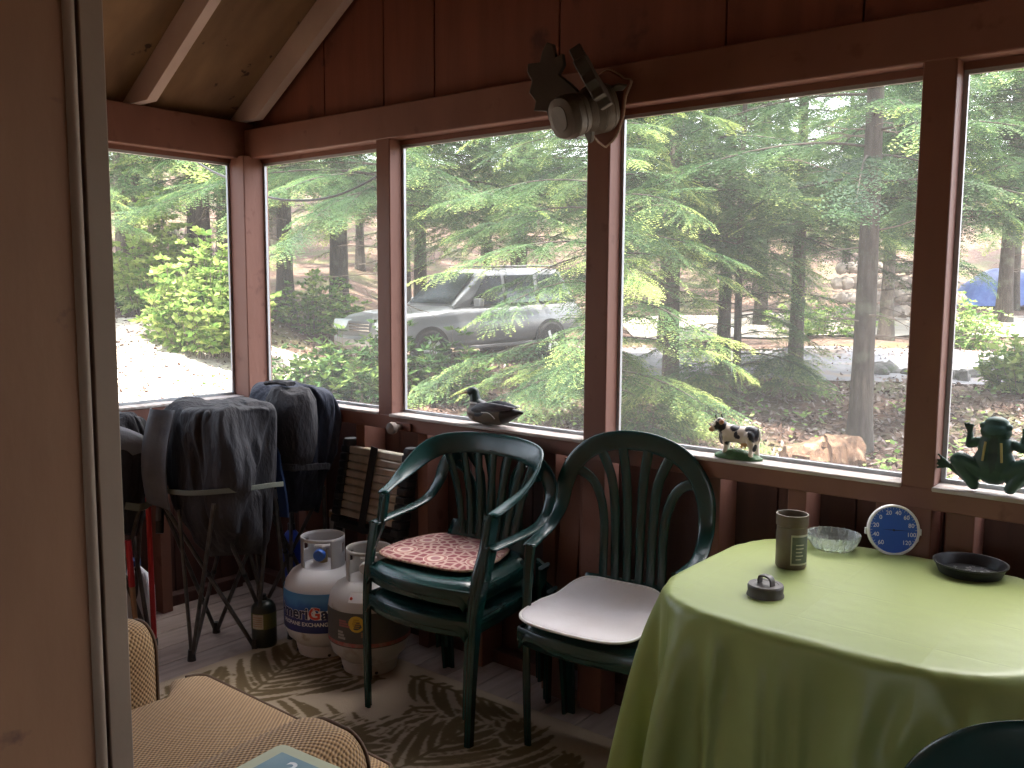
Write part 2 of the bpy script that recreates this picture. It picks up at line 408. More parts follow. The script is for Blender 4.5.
# ------------------------------------------------------------------ green resin chairs
m_green = M('green_resin', (.006, .040, .036), .27, spec=.55, bump=.04, bscale=150, col2=(.005, .030, .027), nscale=12)
def seat_mesh(d, z, w=.225):
    mb = MB()
    def fn(u, v):
        a, b = u * 2 - 1, v * 2 - 1
        x = a * w * (1 - .10 * (v)); y = -d * .5 + b * d * .5          # narrower at the back
        x *= 1 + .02 * math.cos(b * 1.5); y -= .02 * (1 - a * a) * (1 - v)
        e = max(0, abs(a) - .82) / .18; fr = max(0, .16 - v) / .16; bk = max(0, v - .9) / .1
        zz = z - .012 * (1 - a * a) * (1 - (2 * v - 1) ** 2) - .035 * e ** 2 - .045 * fr ** 2 + .012 * bk
        kx = math.sqrt(1 - .17 * b * b); ky = math.sqrt(1 - .17 * a * a); x *= kx / .94; y = -d * .5 + (y + d * .5) * ky
        return (x, y, zz)
    mb.grid(fn, 29, 25)
    # woven-look ridges pressed into the front roll
    return mb
def front_leg(d, s, zt, style, ff):
    mb = MB()
    xt = .260 if style == 'arch' else .250
    f0 = min(ff - .16, .76) if style == 'arch' else .66; pts = smooth_path([(s * xt, -d * f0, zt), (s * (xt - .004), -d * (f0 + .06), zt - .10), (s * .247, -d * (f0 + (ff - f0) * .75), .43), (s * .238, -d * ff * .99, .22), (s * .230, -d * ff, 0)], 4)
    n = len(pts); ws = [.05 - .02 * i / (n - 1) for i in range(n)]
    mb.ribbon(pts, [(0, 1, 0)] * n, ws, .014)
    p2 = [Vector(p) + Vector((-s * (w_ * .28), -w_ * .45 + .006, 0)) for p, w_ in zip(pts, ws)]
    mb.ribbon(p2, [(1, 0, 0)] * n, [w_ * .62 for w_ in ws], .014)
    return mb
def rear_leg(s, zt, y0):
    mb = MB()
    pts = smooth_path([(s * .252, y0, zt), (s * .243, .0, .40), (s * .232, .012, .22), (s * .226, .02, 0)], 4)
    n = len(pts); ws = [.055 - .022 * i / (n - 1) for i in range(n)]
    mb.ribbon(pts, [(1, 0, 0)] * n, ws, .014)
    p2 = [Vector(p) + Vector((s * w_ * .45, -w_ * .45, 0)) for p, w_ in zip(pts, ws)]
    mb.ribbon(p2, [(0, 1, 0)] * n, [w_ * .9 for w_ in ws], .014)
    return mb
def apron(d, z):
    mb = MB()
    pts = [(-.232, -d * .90, z - .045), (-.12, -d * 1.0, z - .04), (0, -d * 1.03, z - .038), (.12, -d * 1.0, z - .04), (.232, -d * .90, z - .045)]
    p = smooth_path(pts, 4); mb.ribbon(p, [(0, 0, 1)] * len(p), .055, .010)
    for s in (-1, 1):
        p = smooth_path([(s * .234, -d * .9, z - .042), (s * .224, -d * .5, z - .036), (s * .205, -.01, z - .03)], 4)
        mb.ribbon(p, [(0, 0, 1)] * len(p), .05, .010)
    return mb
def make_chair(style, label, loc, rz, d, group=None, ztop=.975, ff=.92):
    t = thing('resin_armchair', label, 'chair', loc, rz, group)
    zt = .645
    if style == 'arch':
        ku = (ztop - .70) / .308
        right = [(.258, -d * min(.80, ff - .12), .640), (.265, -d * min(.58, ff - .28), .648), (.268, -d * .32, .658), (.264, -.060, .682), (.256, -.012, .735)] + [(x_, y_, .70 + (z_ - .70) * ku) for x_, y_, z_ in
                 ((.246, .0, .83), (.216, .006, .905), (.160, .012, .965), (.084, .016, .998), (0, .017, 1.008))]
    else:
        right = [(.250, -d * .70, .645), (.260, -d * .52, .672), (.268, -d * .32, .710), (.258, -d * .12, .758), (.215, .005, .788), (.115, .038, .802), (0, .045, .805)]
    path = smooth_path(right + [(-x, y, z) for x, y, z in right[-2::-1]], 5)
    wd, ws = [], []
    for q in path:
        if style == 'arch':
            f = min(1, max(0, (q.z - .70) / .12)); rad = Vector((q.x, 0, max(0, q.z - .74))).normalized() if q.length else Vector((0, 0, 1))
            sx = 1 if q.x >= 0 else -1
            v = Vector((sx, 0, 0)) * (1 - f) + rad * f
            if abs(q.x) < 1e-4: v = Vector((0, 0, 1))
            # keep a consistent side across the centre of the arch
            wd.append(v); ws.append(.048 + .016 * f)
        else:
            f = min(1, max(0, (q.y + d * .55) / (d * .5)))
            sx = 1 if q.x >= 0 else -1
            o = Vector((q.x, q.y + .2, 0)).normalized()
            wd.append(Vector((sx, 0, 0)) * (1 - f) + (o * .35 + Vector((0, 0, 1))) * f); ws.append(.046 + .034 * f)
    mb = MB()
    mb.ribbon(path, wd, ws, .016)
    mb.build('back_frame', m_green, t, sharp=50, sub=1)
    # back panel with fanned slats
    top = []
    zb = .50
    if style == 'arch':
        tops = {.5: [(.021, .012, .50), (.024, .016, .72), (.030, .016, .86 * ku + .70 * (1 - ku)), (.046, .016, ztop - .02)],
                1.5: [(.063, .010, .50), (.068, .015, .72), (.082, .015, .70 + .16 * ku), (.120, .014, ztop - .042)],
                2.5: [(.105, .006, .50), (.106, .012, .70), (.130, .013, .70 + .11 * ku), (.170, .010, .70 + .165 * ku), (.236, .004, .70 + .185 * ku)]}
    else:
        tops = {0: [(0, .0, .47), (0, .02, .62), (0, .035, .785)], 1: [(.04, 0, .47), (.05, .016, .62), (.070, .034, .78)],
                2: [(.08, 0, .47), (.10, .018, .62), (.140, .03, .775)], 3: [(.115, -.002, .47), (.145, .008, .62), (.198, .012, .76)]}
    for q, pts in tops.items():
        for s in ((-1, 1) if q else (1,)):
            mb = MB(); p = smooth_path([(s * a, b, c) for a, b, c in pts], 5)
            T = [(p[min(i + 1, len(p) - 1)] - p[max(i - 1, 0)]).normalized() for i in range(len(p))]
            mb.ribbon(p, [Vector((tt.z, 0, -tt.x)) for tt in T], [.030 + .006 * i / len(p) for i in range(len(p))], .009)
            mb.build('back_slat', m_green, t, sharp=50)
    mb = MB()
    def fn(u, v):
        a = u * 2 - 1; zz = .415 + v * .10
        return (a * (.195 - .03 * v), .0 + .014 * (1 - a * a) - .02 * (1 - v) * 1 + .004, zz)
    mb.grid(fn, 13, 5); mb.build('back_panel', m_green, t, solid=.009)
    s_ = seat_mesh(d, .432); s_.build('seat', m_green, t, sharp=60, solid=.007)
    ap = apron(d, .432); ap.build('seat_apron', m_green, t, sharp=50)
    for s in (-1, 1):
        front_leg(d, s, zt, style, ff).build('leg', m_green, t, sharp=45)
        rear_leg(s, .428, -.004).build('leg', m_green, t, sharp=45)
    return t
make_chair('arch', 'green plastic chair at the bottom of the stack of two by the wall', (1.545, -.050, 0), math.radians(2), .45, None, .885)
make_chair('tub', 'green plastic armchair on top of the stack, holding a red patterned cushion', (1.54, -.085, .092), math.radians(1), .40)
make_chair('arch', 'green plastic armchair pushed beside the table, with an off-white seat cushion', (2.120, -.045, 0), math.radians(6), .345, None, .975, .74)
make_chair('arch', 'dark green plastic chair whose curved back shows at the bottom right corner', (3.568, -1.315, .0), math.radians(180), .45, None, .95)

# cushions
def cushion(name, label, loc, rz, outline, th, mat, mat2, zfun):
    """stuffed pad: outline(angle)->radius scale on a squarish plan."""
    t = thing(name, label, 'cushion', loc, rz)
    mb = MB(); NR, NA = 12, 64; top = []; 
    def pt(a, r, side):
        x, y = outline(a); x *= r; y *= r
        h = th * max(0, 1 - r ** 6) ** .5 * .5
        return (x, y, zfun(x, y) + th * .5 + side * h)
    rings = [[pt(2 * PI * k / NA, r, -1) for k in range(NA)] for r in [.05 + .95 * math.sin(PI / 2 * i / NR) for i in range(NR)]]
    rings += [[pt(2 * PI * k / NA, 1, 1) for k in range(NA)]]
    rings += [[pt(2 * PI * k / NA, r, 1) for k in range(NA)] for r in [.05 + .95 * math.sin(PI / 2 * i / NR) for i in range(NR - 1, -1, -1)]]
    mb.rings(rings); mb.build('pad', mat, t, sharp=0)
    mb = MB(); p = [pt(2 * PI * k / NA, 1.003, 0) for k in range(NA)] ; p.append(p[0])
    mb.tube(p, .005, 6, cap=False); mb.build('piping', mat2, t, sharp=0)
    return t
def sq_outline(hx, hyf, hyb, e, wb=1.):
    def f(a):
        c, s = math.cos(a), math.sin(a)
        x = math.copysign(abs(c) ** (2 / e), c) * hx; y = math.copysign(abs(s) ** (2 / e), s)
        y = y * (hyb if y > 0 else hyf)
        return x * (1 + (wb - 1) * max(0, y) / hyb), y
    return f
# red printed pad
m_pad = bpy.data.materials.new('red_medallion_print'); m_pad.use_nodes = True
nt = m_pad.node_tree; N = nt.nodes; L = nt.links; b = N['Principled BSDF']; b.inputs['Roughness'].default_value = .85
tc = N.new('ShaderNodeTexCoord')
v1 = N.new('ShaderNodeTexVoronoi'); v1.inputs['Scale'].default_value = 30; v1.feature = 'DISTANCE_TO_EDGE'; v1.voronoi_dimensions = '2D'
v2 = N.new('ShaderNodeTexVoronoi'); v2.inputs['Scale'].default_value = 7.0; v2.voronoi_dimensions = '2D'; v2.inputs['Randomness'].default_value = .45
for v in (v1, v2): L.new(tc.outputs['Object'], v.inputs['Vector'])
r1 = N.new('ShaderNodeValToRGB'); e = r1.color_ramp.elements; e[0].position = .09; e[0].color = (.52, .34, .29, 1); e[1].position = .20; e[1].color = (.25, .065, .075, 1)
L.new(v1.outputs['Distance'], r1.inputs[0])
r2_ = N.new('ShaderNodeValToRGB'); e = r2_.color_ramp.elements; r2_.color_ramp.interpolation = 'CONSTANT'
e[0].position = 0; e[0].color = (.36, .16, .17, 1); e[1].position = .12; e[1].color = (.62, .46, .38, 1)
for p, c in ((.2, (.40, .17, .16, 1)), (.27, (.6, .44, .36, 1)), (.36, (.33, .10, .10, 1))):
    q = e.new(p); q.color = c
L.new(v2.outputs['Distance'], r2_.inputs[0])
gt = N.new('ShaderNodeMath'); gt.operation = 'LESS_THAN'; gt.inputs[1].default_value = .30; L.new(v2.outputs['Distance'], gt.inputs[0])
mx = N.new('ShaderNodeMix'); mx.data_type = 'RGBA'; L.new(gt.outputs[0], mx.inputs[0]); L.new(r1.outputs[0], mx.inputs[6]); L.new(r2_.outputs[0], mx.inputs[7]); L.new(mx.outputs[2], b.inputs['Base Color'])
m_pipe = M('pad_piping_cream', (.50, .37, .25), .85, col2=(.22, .06, .06), nscale=70)
m_white = M('off_white_vinyl', (.74, .70, .71), .5, col2=(.66, .61, .60), nscale=6, bump=.12, bscale=25, col3=(.28, .2, .15), n3=38, c3=(.73, .76))
m_wpipe = M('white_piping', (.80, .78, .76), .5)
cushion('red_cushion', 'red and cream medallion print seat pad on the stacked chairs', (1.490, -.235, .526), math.radians(7), sq_outline(.208, .180, .185, 4.5, .80), .026, m_pad, m_pipe, lambda x, y: -.05 * max(0, -y - .12) ** 1.2 * 0 + .0)
cushion('white_cushion', 'off-white seat pad on the chair beside the table', (2.108, -.225, .436), math.radians(6), sq_outline(.200, .186, .172, 5, .86), .026, m_white, m_wpipe, lambda x, y: .055 * max(0, (y - .06) / .11) ** 2 + .012 * (abs(x) / .21) ** 2)
# ------------------------------------------------------------------ table and vinyl cloth
TX, TY, TZ = 2.975, -.430, .770
def tab_out(a, hx=.404, hy=.368, e=3.6):
    c, s = math.cos(a), math.sin(a)
    return (math.copysign(abs(c) ** (2 / e), c) * hx, math.copysign(abs(s) ** (2 / e), s) * hy)
t = thing('patio_table', 'square patio table with rounded corners under the green cloth', 'table', (TX, TY, 0))
m_tplastic = M('green_table_resin', (.02, .09, .07), .4)
mb = MB(); mb.prism([tab_out(2 * PI * k / 72) for k in range(72)], TZ - .036, TZ - .012); mb.build('tabletop', m_tplastic, t, bevel=.008)
for sx in (-1, 1):
    for sy in (-1, 1):
        mb = MB(); mb.tube([(sx * .29, sy * .25, TZ - .03), (sx * .31, sy * .27, .3), (sx * .32, sy * .28, 0)], [.03, .026, .022], 12); mb.build('leg', m_tplastic, t)
# cloth: mass-spring sheet dropped over the top
def drape():
    h = .0175; nx, ny = 98, 78
    gx = (np.arange(nx) - (nx - 1) / 2) * h + .01; gy = -.955 + np.arange(ny) * h
    X, Y = np.meshgrid(gx, gy, indexing='ij'); Z = np.full_like(X, TZ + .003); P = np.stack([X, Y, Z], -1)
    e = 3.6; hx, hy = .414, .378
    def F(q): return (np.abs(q[..., 0]) / hx) ** e + (np.abs(q[..., 1]) / hy) ** e
    f0 = F(P); pin = f0 < .93; rest = P.copy()
    rng = np.random.RandomState(4)
    P[..., 2] += np.where(pin, .0012 * rng.rand(nx, ny), .006 * rng.rand(nx, ny))
    rest = P.copy(); V = np.zeros_like(P)
    pairs = [(dx, dy, h * math.hypot(dx, dy), k) for dx, dy, k in ((1, 0, 1.), (0, 1, 1.), (1, 1, .7), (1, -1, .7), (2, 0, .22), (0, 2, .22), (4, 0, .05), (0, 4, .05))]
    wall = -TY - .012; dt = .009
    for it in range(420):
        V *= .982; V[..., 2] -= 9.8 * dt
        V[..., 1] += .15 * dt * np.sin(it * .05); V[pin] = 0; old = P.copy(); P = P + V * dt
        for sub in range(14):
            for dx, dy, L0, k in pairs:
                ax, bx = slice(0, nx - dx), slice(dx, nx)
                ay, by = (slice(0, ny - dy), slice(dy, ny)) if dy >= 0 else (slice(-dy, ny), slice(0, ny + dy))
                d = P[bx, by] - P[ax, ay]; l = np.sqrt((d ** 2).sum(-1, keepdims=True)) + 1e-9
                c = d * ((l - L0) / l) * (.42 * k)
                if max(dx, abs(dy)) > 1: c = np.where(l < L0 * .985, c * .5, 0)
                P[ax, ay] += c; P[bx, by] -= c
            P[pin] = rest[pin]
            f = F(P); z = P[..., 2]
            top = (f < .985) & (z < TZ + .003) & (z > TZ - .05) & ~pin; P[..., 2][top] = TZ + .003
            side = (f < 1.0) & (P[..., 2] < TZ - .002) & ~pin
            if side.any():
                sc = f[side] ** (-1 / e); P[..., 0][side] *= sc; P[..., 1][side] *= sc
            P[..., 2] = np.maximum(P[..., 2], .012); P[..., 1] = np.minimum(P[..., 1], wall)
        V = (P - old) / dt; V = np.clip(V, -3, 3)
    return P
CP = drape()
def ridge(P):
    d = np.clip((TZ - .012 - P[..., 2]) / .10, 0, 1); front = np.clip((-.33 - P[..., 1]) / .04, 0, 1); left = np.clip((-.36 - P[..., 0]) / .04, 0, 1); dep = np.clip(TZ - P[..., 2], 0, 1)
    for x0, dr, w_, A in ((-.185, -.02, .020, .030), (-.150, .10, .05, -.014), (-.08, .02, .016, .012), (-.040, .0, .018, .026), (-.005, .03, .014, .016), (.05, .06, .06, -.016), (.14, -.06, .045, .018), (.25, -.38, .05, .022), (.33, -.30, .03, .016)):
        q = np.clip(1 - np.abs(P[..., 0] - x0 - dr * dep) / w_, 0, 1); P[..., 1] -= A * q * q * (3 - 2 * q) * d * front * (1 + 1.2 * dep)
    for y0, dr, w_, A in ((-.30, -.05, .03, .022), (-.16, .05, .05, .02), (.02, 0, .04, .02), (.18, .0, .05, .02)):
        q = np.clip(1 - np.abs(P[..., 1] - y0 - dr * dep) / w_, 0, 1); P[..., 0] -= A * q * q * (3 - 2 * q) * d * left * (1 + 1.2 * dep)
    rng = np.random.RandomState(2); P[..., 1] -= .0022 * rng.randn(*P.shape[:2]) * d * front
ridge(CP); nX, nY = CP.shape[:2]
Q = np.array([[i * nY + j, (i + 1) * nY + j, (i + 1) * nY + j + 1, i * nY + j + 1] for i in range(nX - 1) for j in range(nY - 1)])
m_cloth = bpy.data.materials.new('lime_vinyl_cloth'); m_cloth.use_nodes = True
nt = m_cloth.node_tree; N = nt.nodes; L = nt.links; b = N['Principled BSDF']
b.inputs['Base Color'].default_value = (.315, .37, .125, 1); b.inputs['Roughness'].default_value = .40; b.inputs['Specular IOR Level'].default_value = .5
tc = N.new('ShaderNodeTexCoord')
# packing creases: shallow folds on a grid plus soft ripples
sep = N.new('ShaderNodeSeparateXYZ'); L.new(tc.outputs['Object'], sep.inputs[0])
def crease(axis, off, per):
    a = N.new('ShaderNodeMath'); a.operation = 'ADD'; a.inputs[1].default_value = off; L.new(sep.outputs[axis], a.inputs[0])
    p = N.new('ShaderNodeMath'); p.operation = 'PINGPONG'; p.inputs[1].default_value = per / 2; L.new(a.outputs[0], p.inputs[0])
    m = N.new('ShaderNodeMapRange'); m.inputs[1].default_value = 0; m.inputs[2].default_value = .006; m.inputs[3].default_value = 1; m.inputs[4].default_value = 0; L.new(p.outputs[0], m.inputs[0]); return m.outputs[0]
c1, c2 = crease('X', .06, .27), crease('Y', .03, .22)
nz = N.new('ShaderNodeTexNoise'); nz.inputs['Scale'].default_value = 9; nz.inputs['Detail'].default_value = 4; L.new(tc.outputs['Object'], nz.inputs[0])
ad = N.new('ShaderNodeMath'); ad.operation = 'MAXIMUM'; L.new(c1, ad.inputs[0]); L.new(c2, ad.inputs[1])
mu = N.new('ShaderNodeMath'); mu.operation = 'MULTIPLY_ADD'; mu.inputs[1].default_value = .12; L.new(ad.outputs[0], mu.inputs[0]); L.new(nz.outputs[0], mu.inputs[2])
bp = N.new('ShaderNodeBump'); bp.inputs['Strength'].default_value = .25; bp.inputs['Distance'].default_value = .012
L.new(mu.outputs[0], bp.inputs['Height']); L.new(bp.outputs[0], b.inputs['Normal'])
tr = N.new('ShaderNodeBsdfTranslucent'); tr.inputs[0].default_value = (.38, .36, .06, 1)
mx = N.new('ShaderNodeMixShader'); mx.inputs[0].default_value = .28; L.new(b.outputs[0], mx.inputs[1]); L.new(tr.outputs[0], mx.inputs[2]); L.new(mx.outputs[0], N['Material Output'].inputs[0])
cl = fast_mesh('tablecloth', CP.reshape(-1, 3), Q, m_cloth, smooth=True)
cl.location = (TX, TY, 0)
d = cl.modifiers.new('sub', 'SUBSURF'); d.levels = d.render_levels = 1
tag(cl, 'lime green vinyl cloth draped over the patio table', 'tablecloth')

# things on the table
ZT = TZ + .002
m_brown = M('brown_plastic', (.115, .085, .052), .42, col2=(.095, .068, .04), nscale=20)
t = thing('plastic_jar', 'open brown plastic jar standing on the green tablecloth', 'jar', (2.768, -.352, ZT))
mb = MB(); H = .136; R_ = .0375
mb.lathe([(.0, .004), (R_ - .002, .002), (R_, .006), (R_, .09), (R_ - .001, .095), (R_ - .001, H - .03), (R_ + .0015, H - .028), (R_ + .0015, H), (R_ - .002, H), (R_ - .0035, H - .01), (R_ - .0035, .01), (0, .008)], 48)
mb.build('body', m_brown, t, sharp=40)
def bent(t, name, mat, R, a0, a1, z0, z1, off=.0006, n=16):
    mb = MB(); mb.grid(lambda u, v: ((R + off) * math.cos(a0 + (a1 - a0) * u), (R + off) * math.sin(a0 + (a1 - a0) * u), z0 + (z1 - z0) * v), n, 2); return mb.build(name, mat, t, sharp=0)
def wrap_text(t, name, txt, size, mat, R, ac, zc_, off=.0012, bold=0., sx=1.):
    vs, fs = text_geo(txt, size, bold); mb = MB()
    mb.add([((R + off) * math.cos(ac + x * sx / R), (R + off) * math.sin(ac + x * sx / R), zc_ + y) for x, y, z in vs], fs)
    o = mb.build(name, mat, t, sharp=0, flat=True); return o
m_lab = M('jar_label_green', (.065, .085, .06), .6, col2=(.10, .11, .075), nscale=60); m_labw = M('jar_label_border', (.38, .36, .27), .6)
AL = math.radians(-35)
bent(t, 'label_border', m_labw, R_, AL - .62, AL + .75, .014, .090)
bent(t, 'label', m_lab, R_, AL - .54, AL + .67, .019, .085, off=.0011)
mb = MB(); rr = random.Random(3)
for i in range(5):
    a = AL - .3; z = .028 + i * .009; wdt = .25 + rr.random() * .5
    mb.grid(lambda u, v: ((R_ + .0016) * math.cos(a + wdt * u), (R_ + .0016) * math.sin(a + wdt * u), z + .0028 * v), 6, 2)
mb.build('label_print', m_labw, t, sharp=0)
m_lid = M('dark_brown_lid', (.055, .042, .035), .5)
t = thing('jar_lid', 'dark brown round lid with a strap handle lying on the green cloth', 'lid', (2.808, -.597, ZT), math.radians(-12))
mb = MB(); r_ = .041
mb.lathe([(0, 0), (r_, 0), (r_ + .0005, .004), (r_ - .002, .010), (r_ - .001, .024), (r_ - .003, .028), (r_ - .012, .028), (r_ - .013, .027), (0, .027)], 48); mb.build('disc', m_lid, t, sharp=30)
mb = MB(); p = smooth_path([(-.016, 0, .026), (-.015, 0, .040), (-.009, 0, .046), (.009, 0, .046), (.016, 0, .040), (.018, 0, .026)], 4); mb.ribbon(p, [(0, 1, 0)] * len(p), .018, .004); mb.build('handle', m_lid, t)
# cut glass ashtray / bowl
m_glass = bpy.data.materials.new('cut_glass'); m_glass.use_nodes = True
b = m_glass.node_tree.nodes['Principled BSDF']; b.inputs['Base Color'].default_value = (.92, .98, .96, 1); b.inputs['Transmission Weight'].default_value = .82; b.inputs['Roughness'].default_value = .07; b.inputs['IOR'].default_value = 1.47
g = thing('glass_bowl', 'clear cut glass bowl behind the brown jar', 'bowl', (2.797, -.135, ZT))
mb = MB(); mb.lathe([(0, .001), (.036, .001), (.045, .004), (.055, .016), (.062, .03), (.065, .042), (.0645, .045), (.0615, .044), (.057, .03), (.049, .016), (.042, .010), (0, .009)], 112,
    wob=lambda a, r, z: 1 + (.075 if z > .002 else .0) * abs(math.sin(13 * a + z * 150)) * (1 if r > .03 else 0)); mb.build('body', m_glass, g, sharp=25)
# thermometer
m_rim = M('thermometer_rim', (.72, .70, .68), .4); m_blue = M('blue_dial', (.035, .13, .55), .45, col2=(.03, .10, .45), nscale=3); m_num = M('dial_print_white', (.78, .76, .82), .6); m_needle = M('dark_needle', (.02, .025, .06), .5)
t = thing('dial_thermometer', 'round blue dial thermometer leaning on the post', 'thermometer', (2.930, -.072, ZT + .064), math.radians(33))
RT = Matrix.Rotation(math.radians(80), 3, 'X')
mb = MB(); Rr = .0665
mb.lathe([(0, -.012), (Rr - .006, -.012), (Rr, -.006), (Rr, .003), (Rr - .002, .006), (Rr - .006, .006), (Rr - .007, .002), (0, .002)], 56, R=RT); mb.build('case', m_rim, t, sharp=35)
mb = MB(); mb.lathe([(Rr - .0065, .0022), (0, .0024)], 56, R=RT); mb.build('dial', m_blue, t, sharp=0)
mb = MB()
for q in range(-60, 121, 20):
    a = math.radians(90 - (q - 30) * 1.5); x, y = .046 * math.cos(a), .046 * math.sin(a)
    vs, fs = text_geo(str(abs(q)), .0155, .0002)
    mb.add([RT @ Vector((x + p[0], y + p[1], .0033)) for p in vs], fs)
mb.build('numerals', m_num, t, flat=True)
mb = MB()
for q in range(-60, 121, 5):
    a = math.radians(90 - (q - 30) * 1.5); c, s = math.cos(a), math.sin(a); l = .003 if q % 10 else .005
    u = Vector((c, s, 0)); w_ = Vector((-s, c, 0)) * .0004; z = Vector((0, 0, .0032))
    mb.add([RT @ (u * .059 + w_ + z), RT @ (u * .059 - w_ + z), RT @ (u * (.059 - l) - w_ + z), RT @ (u * (.059 - l) + w_ + z)], [(0, 1, 2, 3)])
mb.build('scale_ticks', m_num, t, flat=True)
mb = MB(); a = math.radians(90 - (80 - 30) * 1.5 + 12)
a = math.radians(-2); u = Vector((math.cos(a), math.sin(a), 0)); w_ = Vector((-u.y, u.x, 0)); z = Vector((0, 0, .0042))
mb.add([RT @ (u * .048 + z), RT @ (w_ * .0013 + z), RT @ (u * -.030 + z), RT @ (w_ * -.0013 + z)], [(0, 1, 2, 3)])
mb.lathe([(.003, .0032), (.003, .0055), (0, .006)], 12, R=RT); mb.build('needle', m_needle, t, flat=True)
for s in (-1, 1):
    mb = MB(); mb.box(RT @ Vector((s * .068, -.004, -.004)), (.006, .008, .016)); mb.build('pivot_lug', m_rim, t)
mb = MB(); mb.tube([(.066, .010, -.005), (.074, .03, -.035), (.062, .055, -.066)], .0022, 6); mb.build('bracket', m_rim, t)
# plant saucer / pan
m_black = M('black_plastic', (.012, .012, .013), .4, col2=(.02, .02, .02), nscale=40)
m_crumb = M('dry_residue', (.42, .41, .40), .9)
t = thing('plant_saucer', 'black round saucer with dry residue at the table back edge', 'saucer', (3.128, -.125, ZT))
mb = MB(); mb.lathe([(0, .002), (.066, 0), (.07, .003), (.080, .026), (.084, .028), (.0845, .031), (.081, .031), (.076, .027), (.067, .006), (0, .006)], 56); mb.build('dish', m_black, t, sharp=35)
mb = MB(); rr = random.Random(5)
for i in range(46):
    a, r = rr.random() * 2 * PI, .045 * rr.random() ** .7; s = .0012 + .0028 * rr.random() ** 2
    mb.ball((r * math.cos(a) + .005, r * math.sin(a) + .008, .0065), (s * 1.6, s, s * .4), n=4)
o = mb.build('residue', m_crumb, t); o['kind'] = 'stuff'
# ------------------------------------------------------------------ figurines on the sills and the moose head
def capsule(mb, a, b, ra, rb, n=7):
    a, b = Vector(a), Vector(b); K = 5
    mb.tube([a + (b - a) * (i / K) for i in range(K + 1)], [ra + (rb - ra) * i / K for i in range(K + 1)], 14)
    mb.ball(a, ra, n=7); mb.ball(b, rb, n=7)
def pts_patch(co, base, patches):
    c = np.tile(np.array(base, np.float32), (len(co), 1))
    for (p, r, col) in patches:
        q = (co - np.array(p)) / (np.array(r) if hasattr(r, '__len__') else r)
        wob = 1 + .12 * np.sin(co[:, 0] * 260 + co[:, 2] * 190) 
        c[(q ** 2).sum(1) < wob] = col
    return c
m_paint = attr_mat('painted_figure', .45, spec=.4, bump=.05, bscale=200)
# --- duck decoy (faces -x)
t = thing('duck_decoy', 'carved mallard duck decoy sitting on the front window sill', 'duck', (1.465, .030, HS + .001)); t.scale = (1.09, 1.0, .95)
mb = MB()
prof = [(-.105, .045, .010), (-.098, .044, .030), (-.08, .044, .042), (-.05, .045, .050), (-.01, .046, .053), (.03, .046, .050), (.06, .048, .042), (.09, .054, .028), (.115, .060, .015), (.135, .064, .006)]
rings = []
for x, z, r in prof:
    rings.append([(x, r * .82 * math.cos(2 * PI * k / 20), z + r * (.80 if math.sin(2 * PI * k / 20) > 0 else .86) * math.sin(2 * PI * k / 20)) for k in range(20)])
mb.rings(rings)
capsule(mb, (-.072, 0, .07), (-.080, 0, .117), .026, .0175)
mb.ball((-.088, 0, .124), (.025, .019, .0205)); mb.ball((-.06, 0, .075), (.035, .026, .022))
me = blob(mb, .0035, 5, 'body')
def duckcol(co):
    x, y, z = co[:, 0], co[:, 1], co[:, 2]
    c = np.tile(np.array((.13, .105, .075), np.float32), (len(co), 1))
    c[(z > .055 + .02 * np.sin(x * 40))] = (.035, .035, .042)
    c[x > .055] = (.022, .02, .02)
    c[(x < -.05) & (z > .02) & (z < .085)] = (.075, .05, .035)
    c[(x < -.052) & (z > .082) & (z < .087)] = (.5, .48, .45)
    c[(x < -.045) & (z >= .087)] = (.012, .022, .018)
    return c
vcolor(me, duckcol); link('body', me, m_paint, t, sharp=0, fix=False)
m_bill = M('duck_bill', (.20, .11, .04), .5); m_wing = M('duck_wing', (.042, .042, .055), .5, col2=(.10, .095, .10), nscale=40, stretch=(1, 1, 4)); m_wh = M('paint_white', (.6, .58, .55), .6); m_blk = M('paint_black', (.012, .012, .012), .4)
mb = MB(); mb.rings([[(x, w_ * math.cos(2 * PI * k / 10), z + h * math.sin(2 * PI * k / 10)) for k in range(10)] for x, z, w_, h in ((-.106, .122, .009, .008), (-.121, .118, .0085, .005), (-.133, .1145, .009, .0035), (-.143, .113, .006, .002))])
mb.build('bill', m_bill, t)
for s in (-1, 1):
    mb = MB(); rings = []
    for x, z, r, o in ((-.062, .060, .006, .036), (-.04, .066, .020, .0375), (0, .070, .0235, .038), (.04, .073, .019, .032), (.075, .077, .011, .02), (.105, .080, .003, .010)):
        rings.append([(x, s * o + .0065 * math.cos(2 * PI * k / 12), z + r * math.sin(2 * PI * k / 12)) for k in range(12)])
    mb.rings(rings); mb.build('wing', m_wing, t)
    mb = MB(); mb.tube(smooth_path([(-.012, s * .047, .055), (.018, s * .0475, .056), (.036, s * .044, .044), (.042, s * .041, .034)], 4), .0018, 6); mb.build('speculum', m_wh, t)
    mb = MB(); mb.ball((-.097, s * .0165, .129), .003, n=5); mb.build('eye', m_blk, t)
